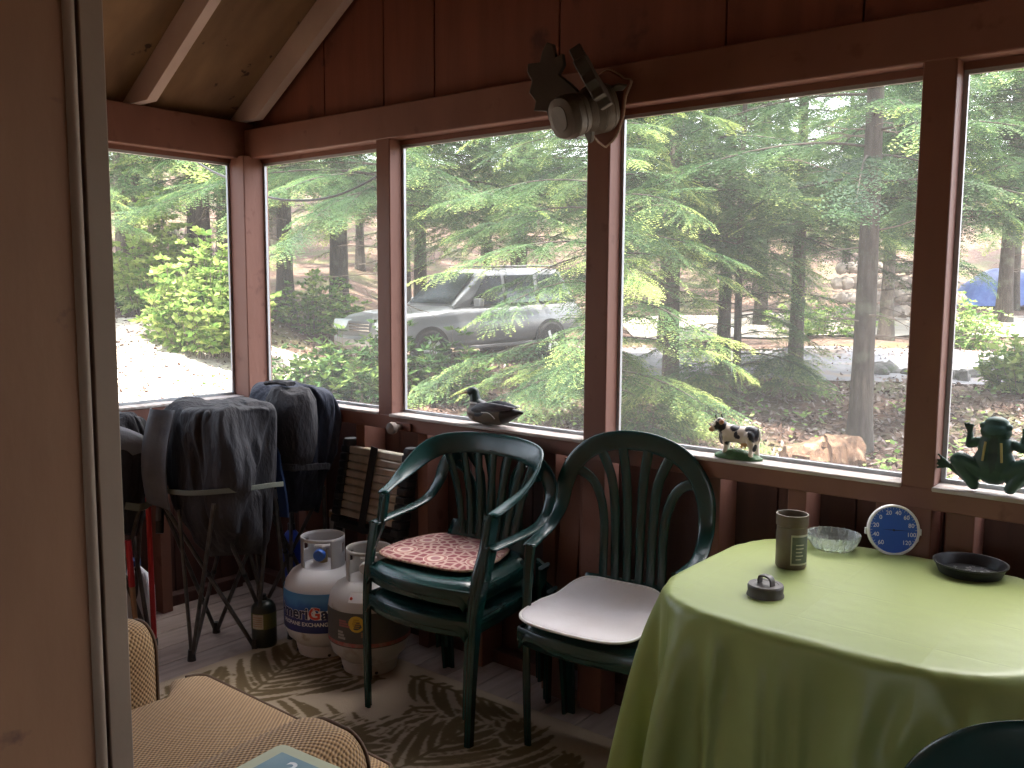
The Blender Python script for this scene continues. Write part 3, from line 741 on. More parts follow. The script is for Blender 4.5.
# --- cow figurine (faces -x, head turned to the room)
t = thing('cow_figurine', 'black and white cow figurine on a green base on the window sill', 'cow', (2.443, .026, HS + .001), math.radians(2))
m_grass = M('painted_grass_base', (.045, .12, .035), .6, col2=(.03, .085, .025), nscale=60, bump=.3, bscale=120)
mb = MB(); mb.lathe([(0, 0), (.075, 0), (.076, .006), (.066, .012), (.045, .021), (.02, .027), (0, .029)], 40, R=Matrix(((1, 0, 0), (0, .45, 0), (0, 0, 1))), wob=lambda a, r, z: 1 + .04 * math.sin(5 * a)); mb.build('base', m_grass, t, sharp=60)
mb = MB()
Z = .012
mb.ball((-.018, 0, Z + .062), (.036, .024, .028)); mb.ball((.015, 0, Z + .060), (.040, .026, .028)); mb.ball((.040, 0, Z + .066), (.027, .023, .025))
capsule(mb, (-.038, 0, Z + .070), (-.056, -.006, Z + .088), .022, .016); mb.ball((-.046, 0, Z + .050), (.016, .016, .026))
capsule(mb, (-.056, -.010, Z + .094), (-.072, -.020, Z + .076), .0155, .0105); mb.ball((-.077, -.023, Z + .072), (.0095, .0105, .008))
for x, y, f in ((-.036, -.014, 0), (-.040, .014, -.006), (.042, -.015, .004), (.046, .014, .010)):
    top = .055 if x < 0 else .062
    capsule(mb, (x, y, Z + top), (x + f * .4 + .004, y, Z + .026), .014 if x < 0 else .017, .0075); capsule(mb, (x + f * .4 + .004, y, Z + .026), (x + f, y, Z - .004 + (.012 if abs(x) < .04 else .0)), .0072, .0078)
me = blob(mb, .0026, 3, 'body')
K_, W_ = (.014, .013, .016), (.66, .58, .48)
vcolor(me, lambda co: pts_patch(co, W_, [((-.052, -.010, .098), (.019, .03, .021), K_), ((-.050, -.012, .060), (.012, .03, .020), K_), ((-.006, -.012, .094), (.014, .03, .010), K_), ((.006, -.02, .070), (.012, .02, .007), K_), ((.002, -.02, .076), (.006, .02, .010), K_),
    ((.052, -.01, .078), (.015, .03, .024), K_), ((.040, -.01, .094), (.016, .03, .008), K_), ((-.022, -.02, .046), (.012, .02, .006), K_), ((-.078, -.022, .083), (.011, .02, .014), (.5, .30, .16)), ((-.066, -.028, .104), (.003, .01, .008), W_)]))
link('body', me, m_paint, t, sharp=0, fix=False)
m_tan = M('cow_tan', (.32, .15, .08), .55); m_horn = M('cow_horn', (.03, .028, .03), .5); m_udder = M('cow_udder', (.5, .28, .12), .55)
for s, p in ((-1, (-.044, -.027, Z + .098)), (1, (-.060, .008, Z + .098))):
    mb = MB(); mb.ball(p, (.012, .006, .008), rotm(0, .3 * s, -.6 if s < 0 else .9)); mb.build('ear', m_tan, t)
for p in ((-.062, -.022, Z + .106), (-.050, -.006, Z + .108)):
    mb = MB(); mb.tube([p, (p[0] - .003, p[1], p[2] + .008), (p[0] - .001, p[1] - .001, p[2] + .014)], [.003, .0026, .0012], 8); mb.build('horn', m_horn, t)
mb = MB(); mb.ball((.022, -.004, Z + .036), (.013, .012, .011)); 
for a in (-.006, .006): mb.tube([(.022 + a, -.010, Z + .030), (.022 + a, -.011, Z + .022)], .0028, 7)
mb.build('udder', m_udder, t)
mb = MB(); p = smooth_path([(.062, 0, Z + .084), (.070, -.006, Z + .070), (.071, -.012, Z + .050), (.062, -.020, Z + .034)], 4); mb.tube(p, .0028, 8); mb.build('tail', M('cow_white', W_, .5), t)
mb = MB(); mb.ball((.061, -.021, Z + .028), (.006, .005, .013), rotm(0, .3, 0)); mb.build('tail_tuft', m_horn, t)
for p in ((-.069, -.0275, Z + .096), (-.0575, -.0245, Z + .0985)):
    mb = MB(); mb.ball(p, .0026, n=5); mb.build('eye', m_wh, t)
# --- frog clinging upright against the last screen
t = thing('frog_figurine', 'green frog figurine seen from behind on the right hand window sill', 'frog', (3.137, .030, HS + .001))
mb = MB()
mb.ball((0, -.004, .070), (.043, .026, .052)); mb.ball((0, -.002, .110), (.035, .024, .042)); mb.ball((0, 0, .150), (.032, .025, .026)); mb.ball((0, .004, .170), (.026, .021, .018))
for s in (-1, 1):
    mb.ball((s * .024, -.004, .164), (.0095, .010, .009))
    capsule(mb, (s * .026, -.004, .052), (s * .066, -.012, .075), .023, .019)       # thigh, raised knee
    capsule(mb, (s * .070, -.014, .072), (s * .036, -.014, .014), .018, .0125)      # shank folded down
    capsule(mb, (s * .040, -.012, .020), (s * .090, -.006, .055), .011, .0065)      # long foot turned out
    capsule(mb, (s * .034, .004, .122), (s * .052, .004, .112), .0125, .010); capsule(mb, (s * .052, .004, .112), (s * .054, .014, .138), .0095, .007)
    for f in (-.5, -.1, .35): # fingers
        capsule(mb, (s * .054, .014, .138), (s * (.056 + .020 * math.sin(f + .2)), .016, .138 + .026 * math.cos(f)), .0048, .0028)
    for f in (-.35, .05, .45, .85): # toes
        capsule(mb, (s * .088, -.006, .054), (s * (.088 + .040 * math.cos(f)), -.004, .054 + .034 * math.sin(f)), .0052, .0026)
mb.v = [(x * 1.15, y, z * 1.03) for x, y, z in mb.v]
me = blob(mb, .0026, 2, 'body')
vcolor(me, lambda co: pts_patch(co, (.022, .060, .042), [((0, -.02, .105), (.011, .05, .055), (.015, .036, .028)), ((0, -.02, .165), (.034, .06, .016), (.035, .085, .075))]))
link('body', me, m_paint, t, sharp=0, fix=False)
m_stripe = M('frog_stripe', (.36, .30, .10), .5)
for s in (-1, 1):
    mb = MB(); p = smooth_path([(s * .0175, -.0272, .131), (s * .0195, -.0290, .110), (s * .022, -.0305, .082)], 4); mb.ribbon(p, [(1, 0, 0)] * len(p), .0058, .003); mb.build('back_stripe', m_stripe, t)
    mb = MB(); mb.ball((s * .033, -.006, .166), .0045, n=6); mb.build('eye', m_blk, t)
# --- moose head plaque on the middle post
m_moose = M('carved_moose_brown', (.070, .054, .036), .6, col2=(.05, .038, .024), nscale=12, stretch=(1, 4, 1), bump=.15, bscale=40)
m_ply2 = M('antler_board', (.055, .046, .036), .65, col2=(.04, .034, .027), nscale=10, bump=.1, bscale=50)
m_edge = M('raw_board_edge', (.34, .25, .18), .7)
m_plaque = M('plaque_stain', (.16, .055, .03), .5, col2=(.11, .035, .02), nscale=8)
t = thing('moose_head', 'wooden moose head trophy hung on the post above the chairs', 'moose head', (1.985, .0, 2.03))
RX = Matrix(((1, 0, 0), (0, 0, -1), (0, 1, 0)))      # local xy -> world xz, depth towards the room
mb = MB(); sh = smooth_path([(-.012, -.118, 0), (.028, -.088, 0), (.052, -.03, 0), (.060, .03, 0), (.080, .072, 0), (.055, .082, 0), (.03, .10, 0), (-.01, .118, 0), (-.05, .10, 0), (-.075, .082, 0), (-.10, .072, 0), (-.08, .03, 0), (-.072, -.03, 0), (-.05, -.088, 0), (-.012, -.118, 0)], 3)[:-1]
mb.prism([(q.x, q.y) for q in sh], .003, .020, RX, mat=0); o = mb.build('plaque', m_plaque, t, bevel=.004); 
mb = MB(); pts = [Vector((q.x * 1.012, -.012, q.y * 1.012)) for q in sh]; mb.tube(pts + [pts[0]], .0042, 6, cap=False); mb.build('plaque_rim', m_edge, t)
mb = MB()   # head: laminated slabs, muzzle down and out
dirv = Vector((-.24, -.92, -.30)).normalized()
def headpt(s_): return Vector((-.005, -.02, .005)) + dirv * s_ * .86
secs = [(.0, .058, .072), (.03, .064, .078), (.07, .062, .076), (.10, .054, .066), (.13, .050, .060), (.165, .060, .066), (.20, .064, .068), (.225, .056, .060), (.238, .034, .038)]
side = dirv.cross(Vector((0, 0, 1))).normalized(); upv = side.cross(dirv)
def sec(s_, a, b, nn=22):
    c = headpt(s_); return [c + side * (math.copysign(abs(math.cos(2 * PI * k / nn)) ** .8, math.cos(2 * PI * k / nn)) * a) + upv * (math.copysign(abs(math.sin(2 * PI * k / nn)) ** .8, math.sin(2 * PI * k / nn)) * b) for k in range(nn)]
for (s0, a0, b0), (s1, a1, b1) in zip(secs[:-1], secs[1:]):
    mb.rings([sec(s0 + .0006, a0 * .985, b0 * .985), sec(s0 + .003, a0, b0), sec(s1 - .003, a1, b1), sec(s1 - .0006, a1 * .985, b1 * .985)])
mb.build('head', m_moose, t, sharp=30)
mb = MB(); c = headpt(.12); mb.ribbon([c + upv * (.052) + dirv * -.08, c + upv * .050, c + upv * .055 + dirv * .075], [side] * 3, [.03, .04, .05], .012); mb.build('nose_bridge', m_ply2, t)
for s in (-1, 1):
    mb = MB(); c = headpt(.226) + side * (s * .026) + upv * .018; mb.ball(c, (.009, .009, .006), n=6); mb.build('nostril', m_blk, t)
    mb = MB(); c = headpt(.085) + side * (s * .049) + upv * .018; mb.ball(c, .008, n=6); mb.build('eye', m_blk, t)
    mb = MB(); c = headpt(.018) + side * (s * .06) + upv * .048
    mb.prism([(0, -.012), (.035, -.018), (.066, .0), (.035, .018), (0, .012)], -.006, .006, Matrix((side * s, dirv * .4 + upv * .6, upv * .6 - dirv * .4)).transposed(), c); mb.build('ear', m_moose, t, bevel=.004)
mb = MB(); c = headpt(.11) - upv * .044
mb.prism([(-.022, 0), (.022, 0), (.016, -.026), (.005, -.052), (-.006, -.046), (-.016, -.024)], -.008, .008, Matrix((side, upv, -dirv)).transposed(), c); mb.build('beard', m_ply2, t, bevel=.003)
mb = MB(); mb.ribbon([headpt(.15) - upv * .040, headpt(.19) - upv * .054, headpt(.225) - upv * .038], [side] * 3, [.05, .062, .04], .016); mb.build('lower_jaw', m_moose, t)
antl = [(330, 328), (275, 272), (218, 228), (246, 190), (240, 140), (206, 152), (196, 96), (165, 84), (140, 122), (126, 165), (66, 164), (60, 200), (82, 242), (64, 290), (96, 330), (84, 372), (150, 380), (160, 420), (230, 420), (276, 385)]
u_ = .00070
tocam = Vector((.57, -.82, 0)); zz_ = Vector((0, 0, 1))
for s_, base, R_ in ((1, Vector((1.936, -.12, 2.050)), None), (-1, Vector((2.028, -.12, 2.052)), None)):
    if s_ > 0:
        n_a = (tocam * .90 + zz_.cross(tocam) * -.42 + zz_ * -.12).normalized(); Y_ = (zz_ - n_a * n_a.z).normalized(); X_ = Y_.cross(n_a)
    else:   # turned almost edge-on, leaning back to the left
        rgt = zz_.cross(tocam); Y_ = (zz_ * .86 - rgt * .48).normalized(); n_a = (rgt * .86 + zz_ * .48 + tocam * .22); n_a = (n_a - Y_ * n_a.dot(Y_)).normalized(); X_ = Y_.cross(n_a)
    R_ = Matrix((X_, Y_, n_a)).transposed()
    poly = [((x - 300) * u_ * (1 if s_ > 0 else .8), (335 - y) * u_ * (1 if s_ > 0 else .85)) for x, y in antl]
    mb = MB(); mb.prism(poly, -(.011 if s_ > 0 else .019), (.011 if s_ > 0 else .019), R_, base - Vector((1.985, 0, 2.03))); mb.build('antler', m_ply2, t, bevel=.003)
# ------------------------------------------------------------------ folded camp chairs
m_cloth1 = M('charcoal_camp_fabric', (.040, .038, .042), .8, col2=(.026, .025, .029), nscale=9, bump=1., bscale=9, bdist=.06, stretch=(1, 1, .4), detail=2, spec=.3)
m_cloth2 = M('navy_camp_fabric', (.034, .040, .060), .8, col2=(.022, .026, .042), nscale=9, bump=1., bscale=9, bdist=.06, stretch=(1, 1, .4), detail=2, spec=.3)
m_grey = M('grey_lining', (.105, .108, .118), .85, col2=(.08, .08, .088), nscale=12, bump=.2, bscale=200)
m_strap = M('olive_strap', (.135, .145, .115), .8, bump=.2, bscale=200)
m_bluecord = M('blue_trim_fabric', (.03, .07, .19), .8)
m_steel = M('dark_steel_tube', (.10, .095, .09), .42, metal=.55, col2=(.06, .055, .05), nscale=30)
m_joint = M('black_joint', (.015, .015, .015), .5)
def bundle(name, secs, seed, folds, amp, n=150, p=2.7):
    """gathered fabric: stacked closed sections with creases that run down it. secs: (x,y,z,rx,ry,pleat)"""
    rr = np.random.RandomState(seed); S = smooth_path([(q[0], q[1], q[2]) for q in secs], 7); nS = len(S); R = smooth_path([(q[3], q[4], q[5]) for q in secs], 7)
    K = folds * 4; th0 = rr.rand(K) * 2 * PI; sl = rr.randn(K) * .55; sg = .035 + .11 * rr.rand(K) ** 2; am = (rr.rand(K) - .62) * 1.5; v0 = rr.rand(K) * .6 - .2; v1 = v0 + .35 + .8 * rr.rand(K); fz = rr.rand(4) * 6.28
    a = np.arange(n) * 2 * PI / n; rings = []
    for i in range(nS):
        v = i / (nS - 1); d = (a[None] - th0[:, None] - sl[:, None] * (v - .5) - .10 * np.sin(5 * v + th0[:, None]) + PI) % (2 * PI) - PI
        win = np.clip((v - v0) / .12, 0, 1) * np.clip((v1 - v) / .12, 0, 1)
        w = (am[:, None] * win[:, None] * np.maximum(0, 1 - np.abs(d) / (2.2 * sg[:, None]))).sum(0)
        q = 1 + amp * R[i].z * np.clip(w, -1.3, 1.0) + .035 * np.sin(2 * a + fz[0] + 3 * v) + .03 * np.sin(3 * a + fz[1] - 5 * v)
        c, s_ = np.cos(a), np.sin(a); x = np.sign(c) * np.abs(c) ** (2 / p); y = np.sign(s_) * np.abs(s_) ** (2 / p)
        dz = .02 * np.sin(3 * a + fz[2]) * (1.4 if i > nS - 8 else .5) + .014 * np.sin(8 * a + fz[3]) * (1 if i > nS - 8 else .3)
        rings.append([(S[i].x + R[i].x * q[k] * x[k], S[i].y + R[i].y * q[k] * y[k], S[i].z + dz[k]) for k in range(n)])
    mb = MB(); mb.rings(rings); return mb
def strap_ring(t, c, rx, ry, tilt, w, mat, name='strap', p=2.7):
    sp_ = lambda v: math.copysign(abs(v) ** (2 / p), v)
    mb = MB(); q = [Vector((c[0] + rx * sp_(math.cos(a)), c[1] + ry * sp_(math.sin(a)), c[2] + tilt[0] * math.cos(a) + tilt[1] * math.sin(a))) for a in [2 * PI * k / 56 for k in range(57)]]
    mb.ribbon(q, [(0, 0, 1)] * len(q), w, .004); mb.build(name, mat, t)
def xlegs(t, feet, tops, r=.0085, posts=True):
    F_ = [Vector(f) for f in feet]; T_ = [Vector(q) for q in tops]; n = len(F_)
    for i in range(n):
        j = (i + 1) % n
        for a, b in ((F_[i], T_[j]), (F_[j], T_[i])):
            mb = MB(); mb.tube([a, a.lerp(b, .5), b], r, 10); mb.build('cross_tube', m_steel, t)
        mb = MB(); c = F_[i].lerp(T_[j], .5); mb.ball(c, r * 1.35, n=6); mb.build('rivet', m_joint, t)
    for i in range(n):
        mb = MB(); mb.tube([F_[i] + Vector((0, 0, -.004)), F_[i] + Vector((0, 0, .045))], [r * 2.0, r * 1.5], 12); mb.build('foot_cap', m_joint, t)
G = 'folded camp chairs in the corner'
# chair nearest the doorway: tall gathered bundle with an olive strap
t = thing('camp_chair', 'largest folded charcoal camp chair, bound with an olive strap', 'camp chair', (.47, -.47, 0), 0, G)
bundle('f', [(.02, .0, 1.0, .13, .05, .2), (.02, .0, .998, .20, .13, .4), (.01, .0, .97, .222, .165, .8), (0, .0, .90, .232, .18, 1.), (0, .0, .80, .238, .18, 1.), (0, 0, .70, .236, .178, 1.), (0, 0, .65, .225, .168, .5), (.01, .0, .58, .215, .16, 1.), (.03, .01, .50, .18, .13, 1.2), (.05, .02, .43, .12, .09, 1.3)], 5, 12, .20).build('fabric', m_cloth1, t, sharp=0)
strap_ring(t, (0, 0, .655), .252, .196, (.04, -.015), .020, m_strap)
mb = MB()   # arm panel hanging over the left of the bundle
mb.grid(lambda u, v: (-.15 + .16 * u - .05 * v, -.205 - .03 * math.sin(3 * v) - .02 * math.sin(6 * u), .985 - .36 * v - .05 * u * v), 10, 14); mb.build('arm_panel', m_grey, t, solid=.004, sharp=0)
mb = MB(); mb.tube(smooth_path([(-.20, -.17, .90), (-.23, -.13, .78), (-.24, -.12, .68), (-.21, -.15, .60), (-.19, -.17, .52)], 4), .012, 8); mb.build('piped_edge', m_grey, t)
xlegs(t, [(.03, -.175, 0), (-.15, .05, 0), (.09, .16, 0), (.13, .05, 0)], [(-.20, -.15, .60), (-.13, .14, .60), (.17, .10, .62), (.16, -.14, .64)])
mb = MB(); mb.tube([(-.21, -.15, .56), (-.185, -.17, .47)], .016, 10); mb.build('arm_knuckle', m_joint, t)
mb = MB(); mb.tube([(.03, -.175, .02), (.0, -.19, .60)], .0075, 10); mb.build('back_post', m_steel, t)
# second: in the corner, navy with backpack-like pockets
t = thing('camp_chair', 'folded navy camp chair with a padded pocket, leaning in the corner', 'camp chair', (.44, -.10, 0), 0, G)
bundle('f', [(.0, .0, 1.035, .12, .04, .2), (.0, .0, 1.03, .19, .085, .4), (.0, .0, .99, .228, .12, .8), (.0, -.0, .90, .236, .13, .9), (0, -.01, .80, .228, .125, 1), (.0, -.01, .70, .195, .115, 1), (.0, -.0, .62, .15, .10, 1.2), (.02, .0, .52, .10, .075, 1.3)], 11, 10, .20).build('fabric', m_cloth2, t, sharp=0)
mb = MB(); mb.rings([[(.13 + rx * math.cos(2 * PI * k / 28), -.10 + ry * math.sin(2 * PI * k / 28), z + .012 * math.sin(4 * PI * k / 28)) for k in range(28)] for rx, ry, z in ((.04, .03, 1.04), (.10, .06, 1.03), (.125, .085, .985), (.13, .09, .90), (.125, .085, .80), (.105, .07, .73), (.05, .03, .71))]); mb.build('padded_pocket', m_cloth1, t, sharp=0)
mb = MB(); p = smooth_path([(.0, -.17, .68), (-.0, -.185, .80), (.025, -.19, .90), (.07, -.19, .945), (.115, -.185, .90), (.135, -.18, .80), (.15, -.175, .66)], 5); mb.ribbon(p, [(0, -1, .1)] * len(p), .02, .014); mb.build('shoulder_strap', m_grey, t)
mb = MB(); p = smooth_path([(.12, -.18, .86), (.14, -.185, .74), (.165, -.18, .62), (.17, -.175, .52)], 4); mb.ribbon(p, [(1, .2, 0)] * len(p), [.05] * 4 + [.05] * (len(p) - 4), .01); mb.build('blue_trim', m_bluecord, t)
strap_ring(t, (.04, -.06, .70), .20, .135, (.02, -.02), .028, m_cloth1)
mb = MB(); p = smooth_path([(-.02, -.10, 1.052), (.06, -.10, 1.062), (.13, -.10, 1.058)], 4); mb.ribbon(p, [(0, 1, 0)] * len(p), .05, .018); mb.build('top_flap', m_cloth1, t)
mb = MB(); mb.tube([(.075, -.195, .70), (.065, -.19, .90)], .012, 10); mb.build('arm_tube', m_steel, t)
mb = MB(); mb.lathe([(.032, -.02), (.034, .0), (.034, .02), (.028, .022), (.027, -.018)], 20, (.07, -.17, .60)); mb.build('cup_ring', m_grey, t)
xlegs(t, [(.19, -.17, 0), (-.13, -.10, 0), (-.10, .08, 0), (.15, .06, 0)], [(-.10, -.12, .60), (-.12, .08, .6), (.12, .07, .6), (.09, -.17, .62)])
# third: half hidden by the jamb
t = thing('camp_chair', 'folded grey camp chair half hidden behind the door jamb', 'camp chair', (.15, -.76, 0), 0, G)
bundle('f', [(.0, .0, .945, .04, .05, .2), (.0, .0, .935, .08, .13, .6), (.0, .0, .88, .10, .15, .9), (0, 0, .80, .105, .155, 1), (0, 0, .70, .095, .15, 1), (0, 0, .58, .08, .12, 1.2), (0, .0, .48, .06, .09, 1.3)], 21, 8, .22).build('fabric', m_cloth1, t, sharp=0)
mb = MB(); mb.grid(lambda u, v: (.105 + .012 * math.sin(5 * v), -.14 + .30 * u, .94 - .10 * u - .13 * v + .02 * math.sin(4 * u)), 10, 8); mb.build('grey_flap', M('pale_grey_fabric', (.17, .175, .20), .85, bump=.2, bscale=200), t, solid=.004, sharp=0)
mb = MB(); mb.tube(smooth_path([(.10, -.13, .95), (.115, -.15, .82), (.11, -.16, .66)], 4), .010, 8); mb.build('piped_edge', m_grey, t)
mb = MB(); mb.ribbon(smooth_path([(.10, .0, .60), (.115, .06, .585), (.10, .12, .60)], 4), [(0, 0, 1)] * 9, .03, .006); mb.build('webbing_loop', m_strap, t)
xlegs(t, [(.07, -.10, 0), (-.07, -.10, 0), (-.07, .10, 0), (.07, .10, 0)], [(.06, -.09, .60), (-.06, -.09, .6), (-.06, .09, .6), (.06, .09, .6)], r=.009)

# ------------------------------------------------------------------ red handled tools and jug behind the camp chairs
m_redp = M('red_enamel', (.42, .018, .022), .4); m_tan = M('tan_wood_handle', (.36, .22, .11), .6, col2=(.28, .16, .08), nscale=20); m_jug = M('milky_jug', (.55, .56, .60), .45)
t = thing('red_pole', 'long red metal pole standing against the left wall', 'pole', (.25, -.66, 0))
mb = MB(); mb.tube([(0, 0, 0.005), (.0, -.005, .62)], .0105, 12); mb.build('shaft', m_redp, t)
mb = MB(); mb.tube([(0, 0, 0), (0, 0, .03)], .014, 12); mb.build('ferrule', m_joint, t)
t = thing('garden_tool', 'short red handled tool with a tan wooden tip near the jamb', 'tool', (.25, -.745, 0))
mb = MB(); mb.tube([(0, 0, .27), (0, -.004, .36), (.0, -.008, .46)], .012, 12); mb.build('red_grip', m_redp, t)
mb = MB(); mb.tube([(.01, .01, .0), (0, 0, .275)], [.009, .011], 12); mb.build('wooden_shaft', m_tan, t)
t = thing('jug', 'milky white plastic jug behind the red pole', 'jug', (.055, -.63, 0.10))
mb = MB(); mb.lathe([(0, -.1), (.07, -.1), (.078, -.08), (.078, .09), (.07, .13), (.03, .175), (.024, .18), (.024, .20)], 28); mb.build('body', m_jug, t)
mb = MB(); mb.lathe([(.026, .19), (.026, .215), (0, .216)], 20); mb.build('cap', m_bluecord, t)
mb = MB(); p = smooth_path([(.03, 0, .17), (.075, 0, .165), (.088, 0, .11), (.078, 0, .06)], 4); mb.tube(p, .010, 8); mb.build('handle', m_jug, t)
t = thing('water_bottle', 'blue plastic bottle in the shadow behind the camp chairs', 'bottle', (.33, -.03, .0))
m_bb = M('blue_plastic', (.02, .05, .30), .35)
mb = MB(); mb.lathe([(0, 0), (.04, 0), (.043, .01), (.043, .30), (.03, .35), (.014, .37)], 24); mb.build('body', m_bb, t)
mb = MB(); mb.lathe([(.017, .365), (.017, .395), (0, .396)], 20); mb.build('cap', m_blk, t)

# ------------------------------------------------------------------ gas cylinders
m_tank = M('white_tank_enamel', (.66, .65, .66), .32, col2=(.58, .57, .57), nscale=5, col3=(.33, .26, .20), n3=9, c3=(.63, .72))
m_tank2 = M('grey_tank_enamel', (.52, .50, .48), .4, col2=(.42, .40, .37), nscale=5, col3=(.25, .18, .12), n3=8, c3=(.60, .70))
m_brass = M('brass_valve', (.45, .35, .18), .4, metal=.9)
m_grey2 = M('valve_grey', (.45, .45, .46), .45)
m_bknob = M('blue_valve_cap', (.03, .12, .48), .4)
RT_ = .155
def tank(label, loc, rz, mat, co=-1.0):
    t = thing('propane_tank', label, 'gas tank', loc, rz)
    mb = MB(); prof = [(0, .035), (.06, .038), (.11, .055), (.140, .085), (RT_ - .001, .13), (RT_, .15), (RT_, .255), (RT_ - .002, .275), (.146, .305), (.125, .335), (.09, .356), (.05, .365), (0, .368)]
    mb.lathe(prof, 64); mb.build('body', mat, t, sharp=0)
    mb = MB(); mb.lathe([(.088, .0), (.10, .0), (.112, .055), (.098, .058)], 48); 
    mb.lathe([(.1075, .017), (.104, .017)], 8, a0=0, a1=.1); mb.build('foot_ring', mat, t)
    mb = MB()
    for k in range(4): mb.ball(((.104) * math.cos(k * PI / 2 - .5), .104 * math.sin(k * PI / 2 - .5), .018), (.007, .007, .006), n=6)
    mb.build('foot_hole', m_blk, t)
    # collar: open towards the valve (local -x... front), with hand slots
    mb = MB(); n = 72
    def collar(a, z):
        return (.084 * math.cos(a), .084 * math.sin(a), z)
    NZ = 10; z0, z1 = .345, .475; open_a = 1.05
    vs = {}; fs = []; V = []
    nA = 80
    for i in range(nA):
        for j in range(NZ + 1):
            V.append(collar(2 * PI * i / nA, z0 + (z1 - z0) * j / NZ))
    for i in range(nA):
        a = (2 * PI * (i + .5) / nA - co + PI) % (2 * PI) - PI
        for j in range(NZ):
            z = (j + .5) / NZ
            if abs(a) < .72 and .12 < z < .90: continue                   # valve opening
            if any(abs(((a - c + PI) % (2 * PI)) - PI) < .30 and .45 < z < .80 for c in (PI * .55, -PI * .55)): continue
            k = (i + 1) % nA
            fs.append((i * (NZ + 1) + j, k * (NZ + 1) + j, k * (NZ + 1) + j + 1, i * (NZ + 1) + j + 1))
    mb.add(V, fs); mb.build('collar', m_grey2 if mat is m_tank else mat, t, solid=.005, sharp=0)
    mb = MB(); mb.tube([(0, 0, .36), (0, 0, .41)], .019, 16); dv = Vector((math.cos(co), math.sin(co), 0)); mb.tube([dv * -.01 + Vector((0, 0, .405)), dv * .03 + Vector((0, 0, .405))], .016, 14); v = mb.build('valve', m_brass, t)
    mb = MB(); mb.lathe([(.0, .0), (.022, .0), (.024, .006), (.024, .02), (.020, .026), (0, .027)], 20, dv * .03 + Vector((0, 0, .405)), rotm(0, PI / 2, co), wob=lambda a, r, z: 1 + .05 * math.sin(10 * a)); mb.build('outlet_cap', m_bknob if mat is m_tank else m_wh, v)
    mb = MB(); mb.lathe([(.012, .405), (.012, .425), (.03, .428), (.032, .436), (.028, .442), (0, .443)], 24, wob=lambda a, r, z: 1 + (.12 * math.sin(6 * a) if r > .02 else 0)); mb.build('hand_wheel', m_wh, v)
    return t
VW = math.atan2(-2.49 + .27, 3.6 - .83)        # bearing of the doorway seen from the tanks
t = tank('white gas tank with a blue wrap-around label beside the camp chairs', (.815, -.245, 0), 0, m_tank)
m_lb = bpy.data.materials.new('blue_sky_label'); m_lb.use_nodes = True
nt = m_lb.node_tree; N = nt.nodes; L = nt.links; b = N['Principled BSDF']; b.inputs['Roughness'].default_value = .4
tc = N.new('ShaderNodeTexCoord'); sp = N.new('ShaderNodeSeparateXYZ'); L.new(tc.outputs['Object'], sp.inputs[0])
mr = N.new('ShaderNodeMapRange'); mr.inputs[1].default_value = .125; mr.inputs[2].default_value = .285; L.new(sp.outputs['Z'], mr.inputs[0])
nz = N.new('ShaderNodeTexNoise'); nz.inputs['Scale'].default_value = 14; L.new(tc.outputs['Object'], nz.inputs[0])
ma = N.new('ShaderNodeMath'); ma.operation = 'MULTIPLY_ADD'; ma.inputs[1].default_value = .35; L.new(nz.outputs[0], ma.inputs[0]); L.new(mr.outputs[0], ma.inputs[2])
cr = N.new('ShaderNodeValToRGB'); e = cr.color_ramp.elements; e[0].position = .45; e[0].color = (.012, .020, .13, 1); e[1].position = 1.15 if False else .98; e[1].color = (.07, .26, .52, 1)
for p, c in ((.66, (.015, .04, .24, 1)), (.82, (.02, .12, .40, 1))):
    q = e.new(p); q.color = c
L.new(ma.outputs[0], cr.inputs[0]); L.new(cr.outputs[0], b.inputs['Base Color'])
bent(t, 'label', m_lb, RT_, VW - 2.2, VW + 1.7, .128, .283, off=.0012, n=60)
m_lw = M('label_white', (.78, .78, .78), .5); m_lr = M('label_red', (.62, .05, .03), .5); m_ln = M('label_navy', (.012, .016, .06), .5)
AC = VW - .54
def rowtext(t, txts, size, ac, z, R, off=.0024, bold=0., track=.0):
    pieces = []; tot = 0
    for tx, mt in txts:
        vs, fs = text_geo(tx, size, bold); xs = [v[0] for v in vs]; pieces.append((vs, fs, min(xs), max(xs), mt)); tot += max(xs) - min(xs) + track
    x = -tot / 2
    for vs, fs, a, b_, mt in pieces:
        for dof, mat_, grow in ((0, m_lw, True), (.0007, mt, False)):
            if grow and mt is m_lw: continue
            v2 = vs
            if grow:
                g_, f_ = text_geo([q for q in txts if q[1] is mt][0][0], size, bold + .0014); v2, ff = g_, f_; off2 = (min(q[0] for q in v2) + max(q[0] for q in v2)) / 2 - (a + b_) / 2
            else: ff, off2 = fs, 0
            mb = MB(); mb.add([((R + off + dof) * math.cos(ac + (q[0] - off2 - a + x) / R), (R + off + dof) * math.sin(ac + (q[0] - off2 - a + x) / R), z + q[1]) for q in v2], ff)
            mb.build('lettering', mat_, t, flat=True)
        x += b_ - a + track
rowtext(t, [('Ameri', m_ln), ('G', m_lr), ('as', m_ln), ('.', m_lw)], .064, AC, .205, RT_, bold=.0018, track=.0035)
rowtext(t, [('PROPANE EXCHANGE', m_lw)], .0215, AC + .02, .163, RT_, bold=.0004)
t = tank('grey-white gas tank with a dark label, half behind the stacked chairs', (1.078, -.238, 0), 0, m_tank2)
V2 = math.atan2(-2.49 + .24, 3.6 - 1.08); A2 = V2 - .25
m_dl = M('dark_label', (.075, .072, .062), .5, col2=(.06, .055, .048), nscale=8, col3=(.12, .09, .07), n3=6)
bent(t, 'label', m_dl, RT_, V2 - 1.5, V2 + 1.9, .100 if False else .135, .268, off=.0012, n=60)
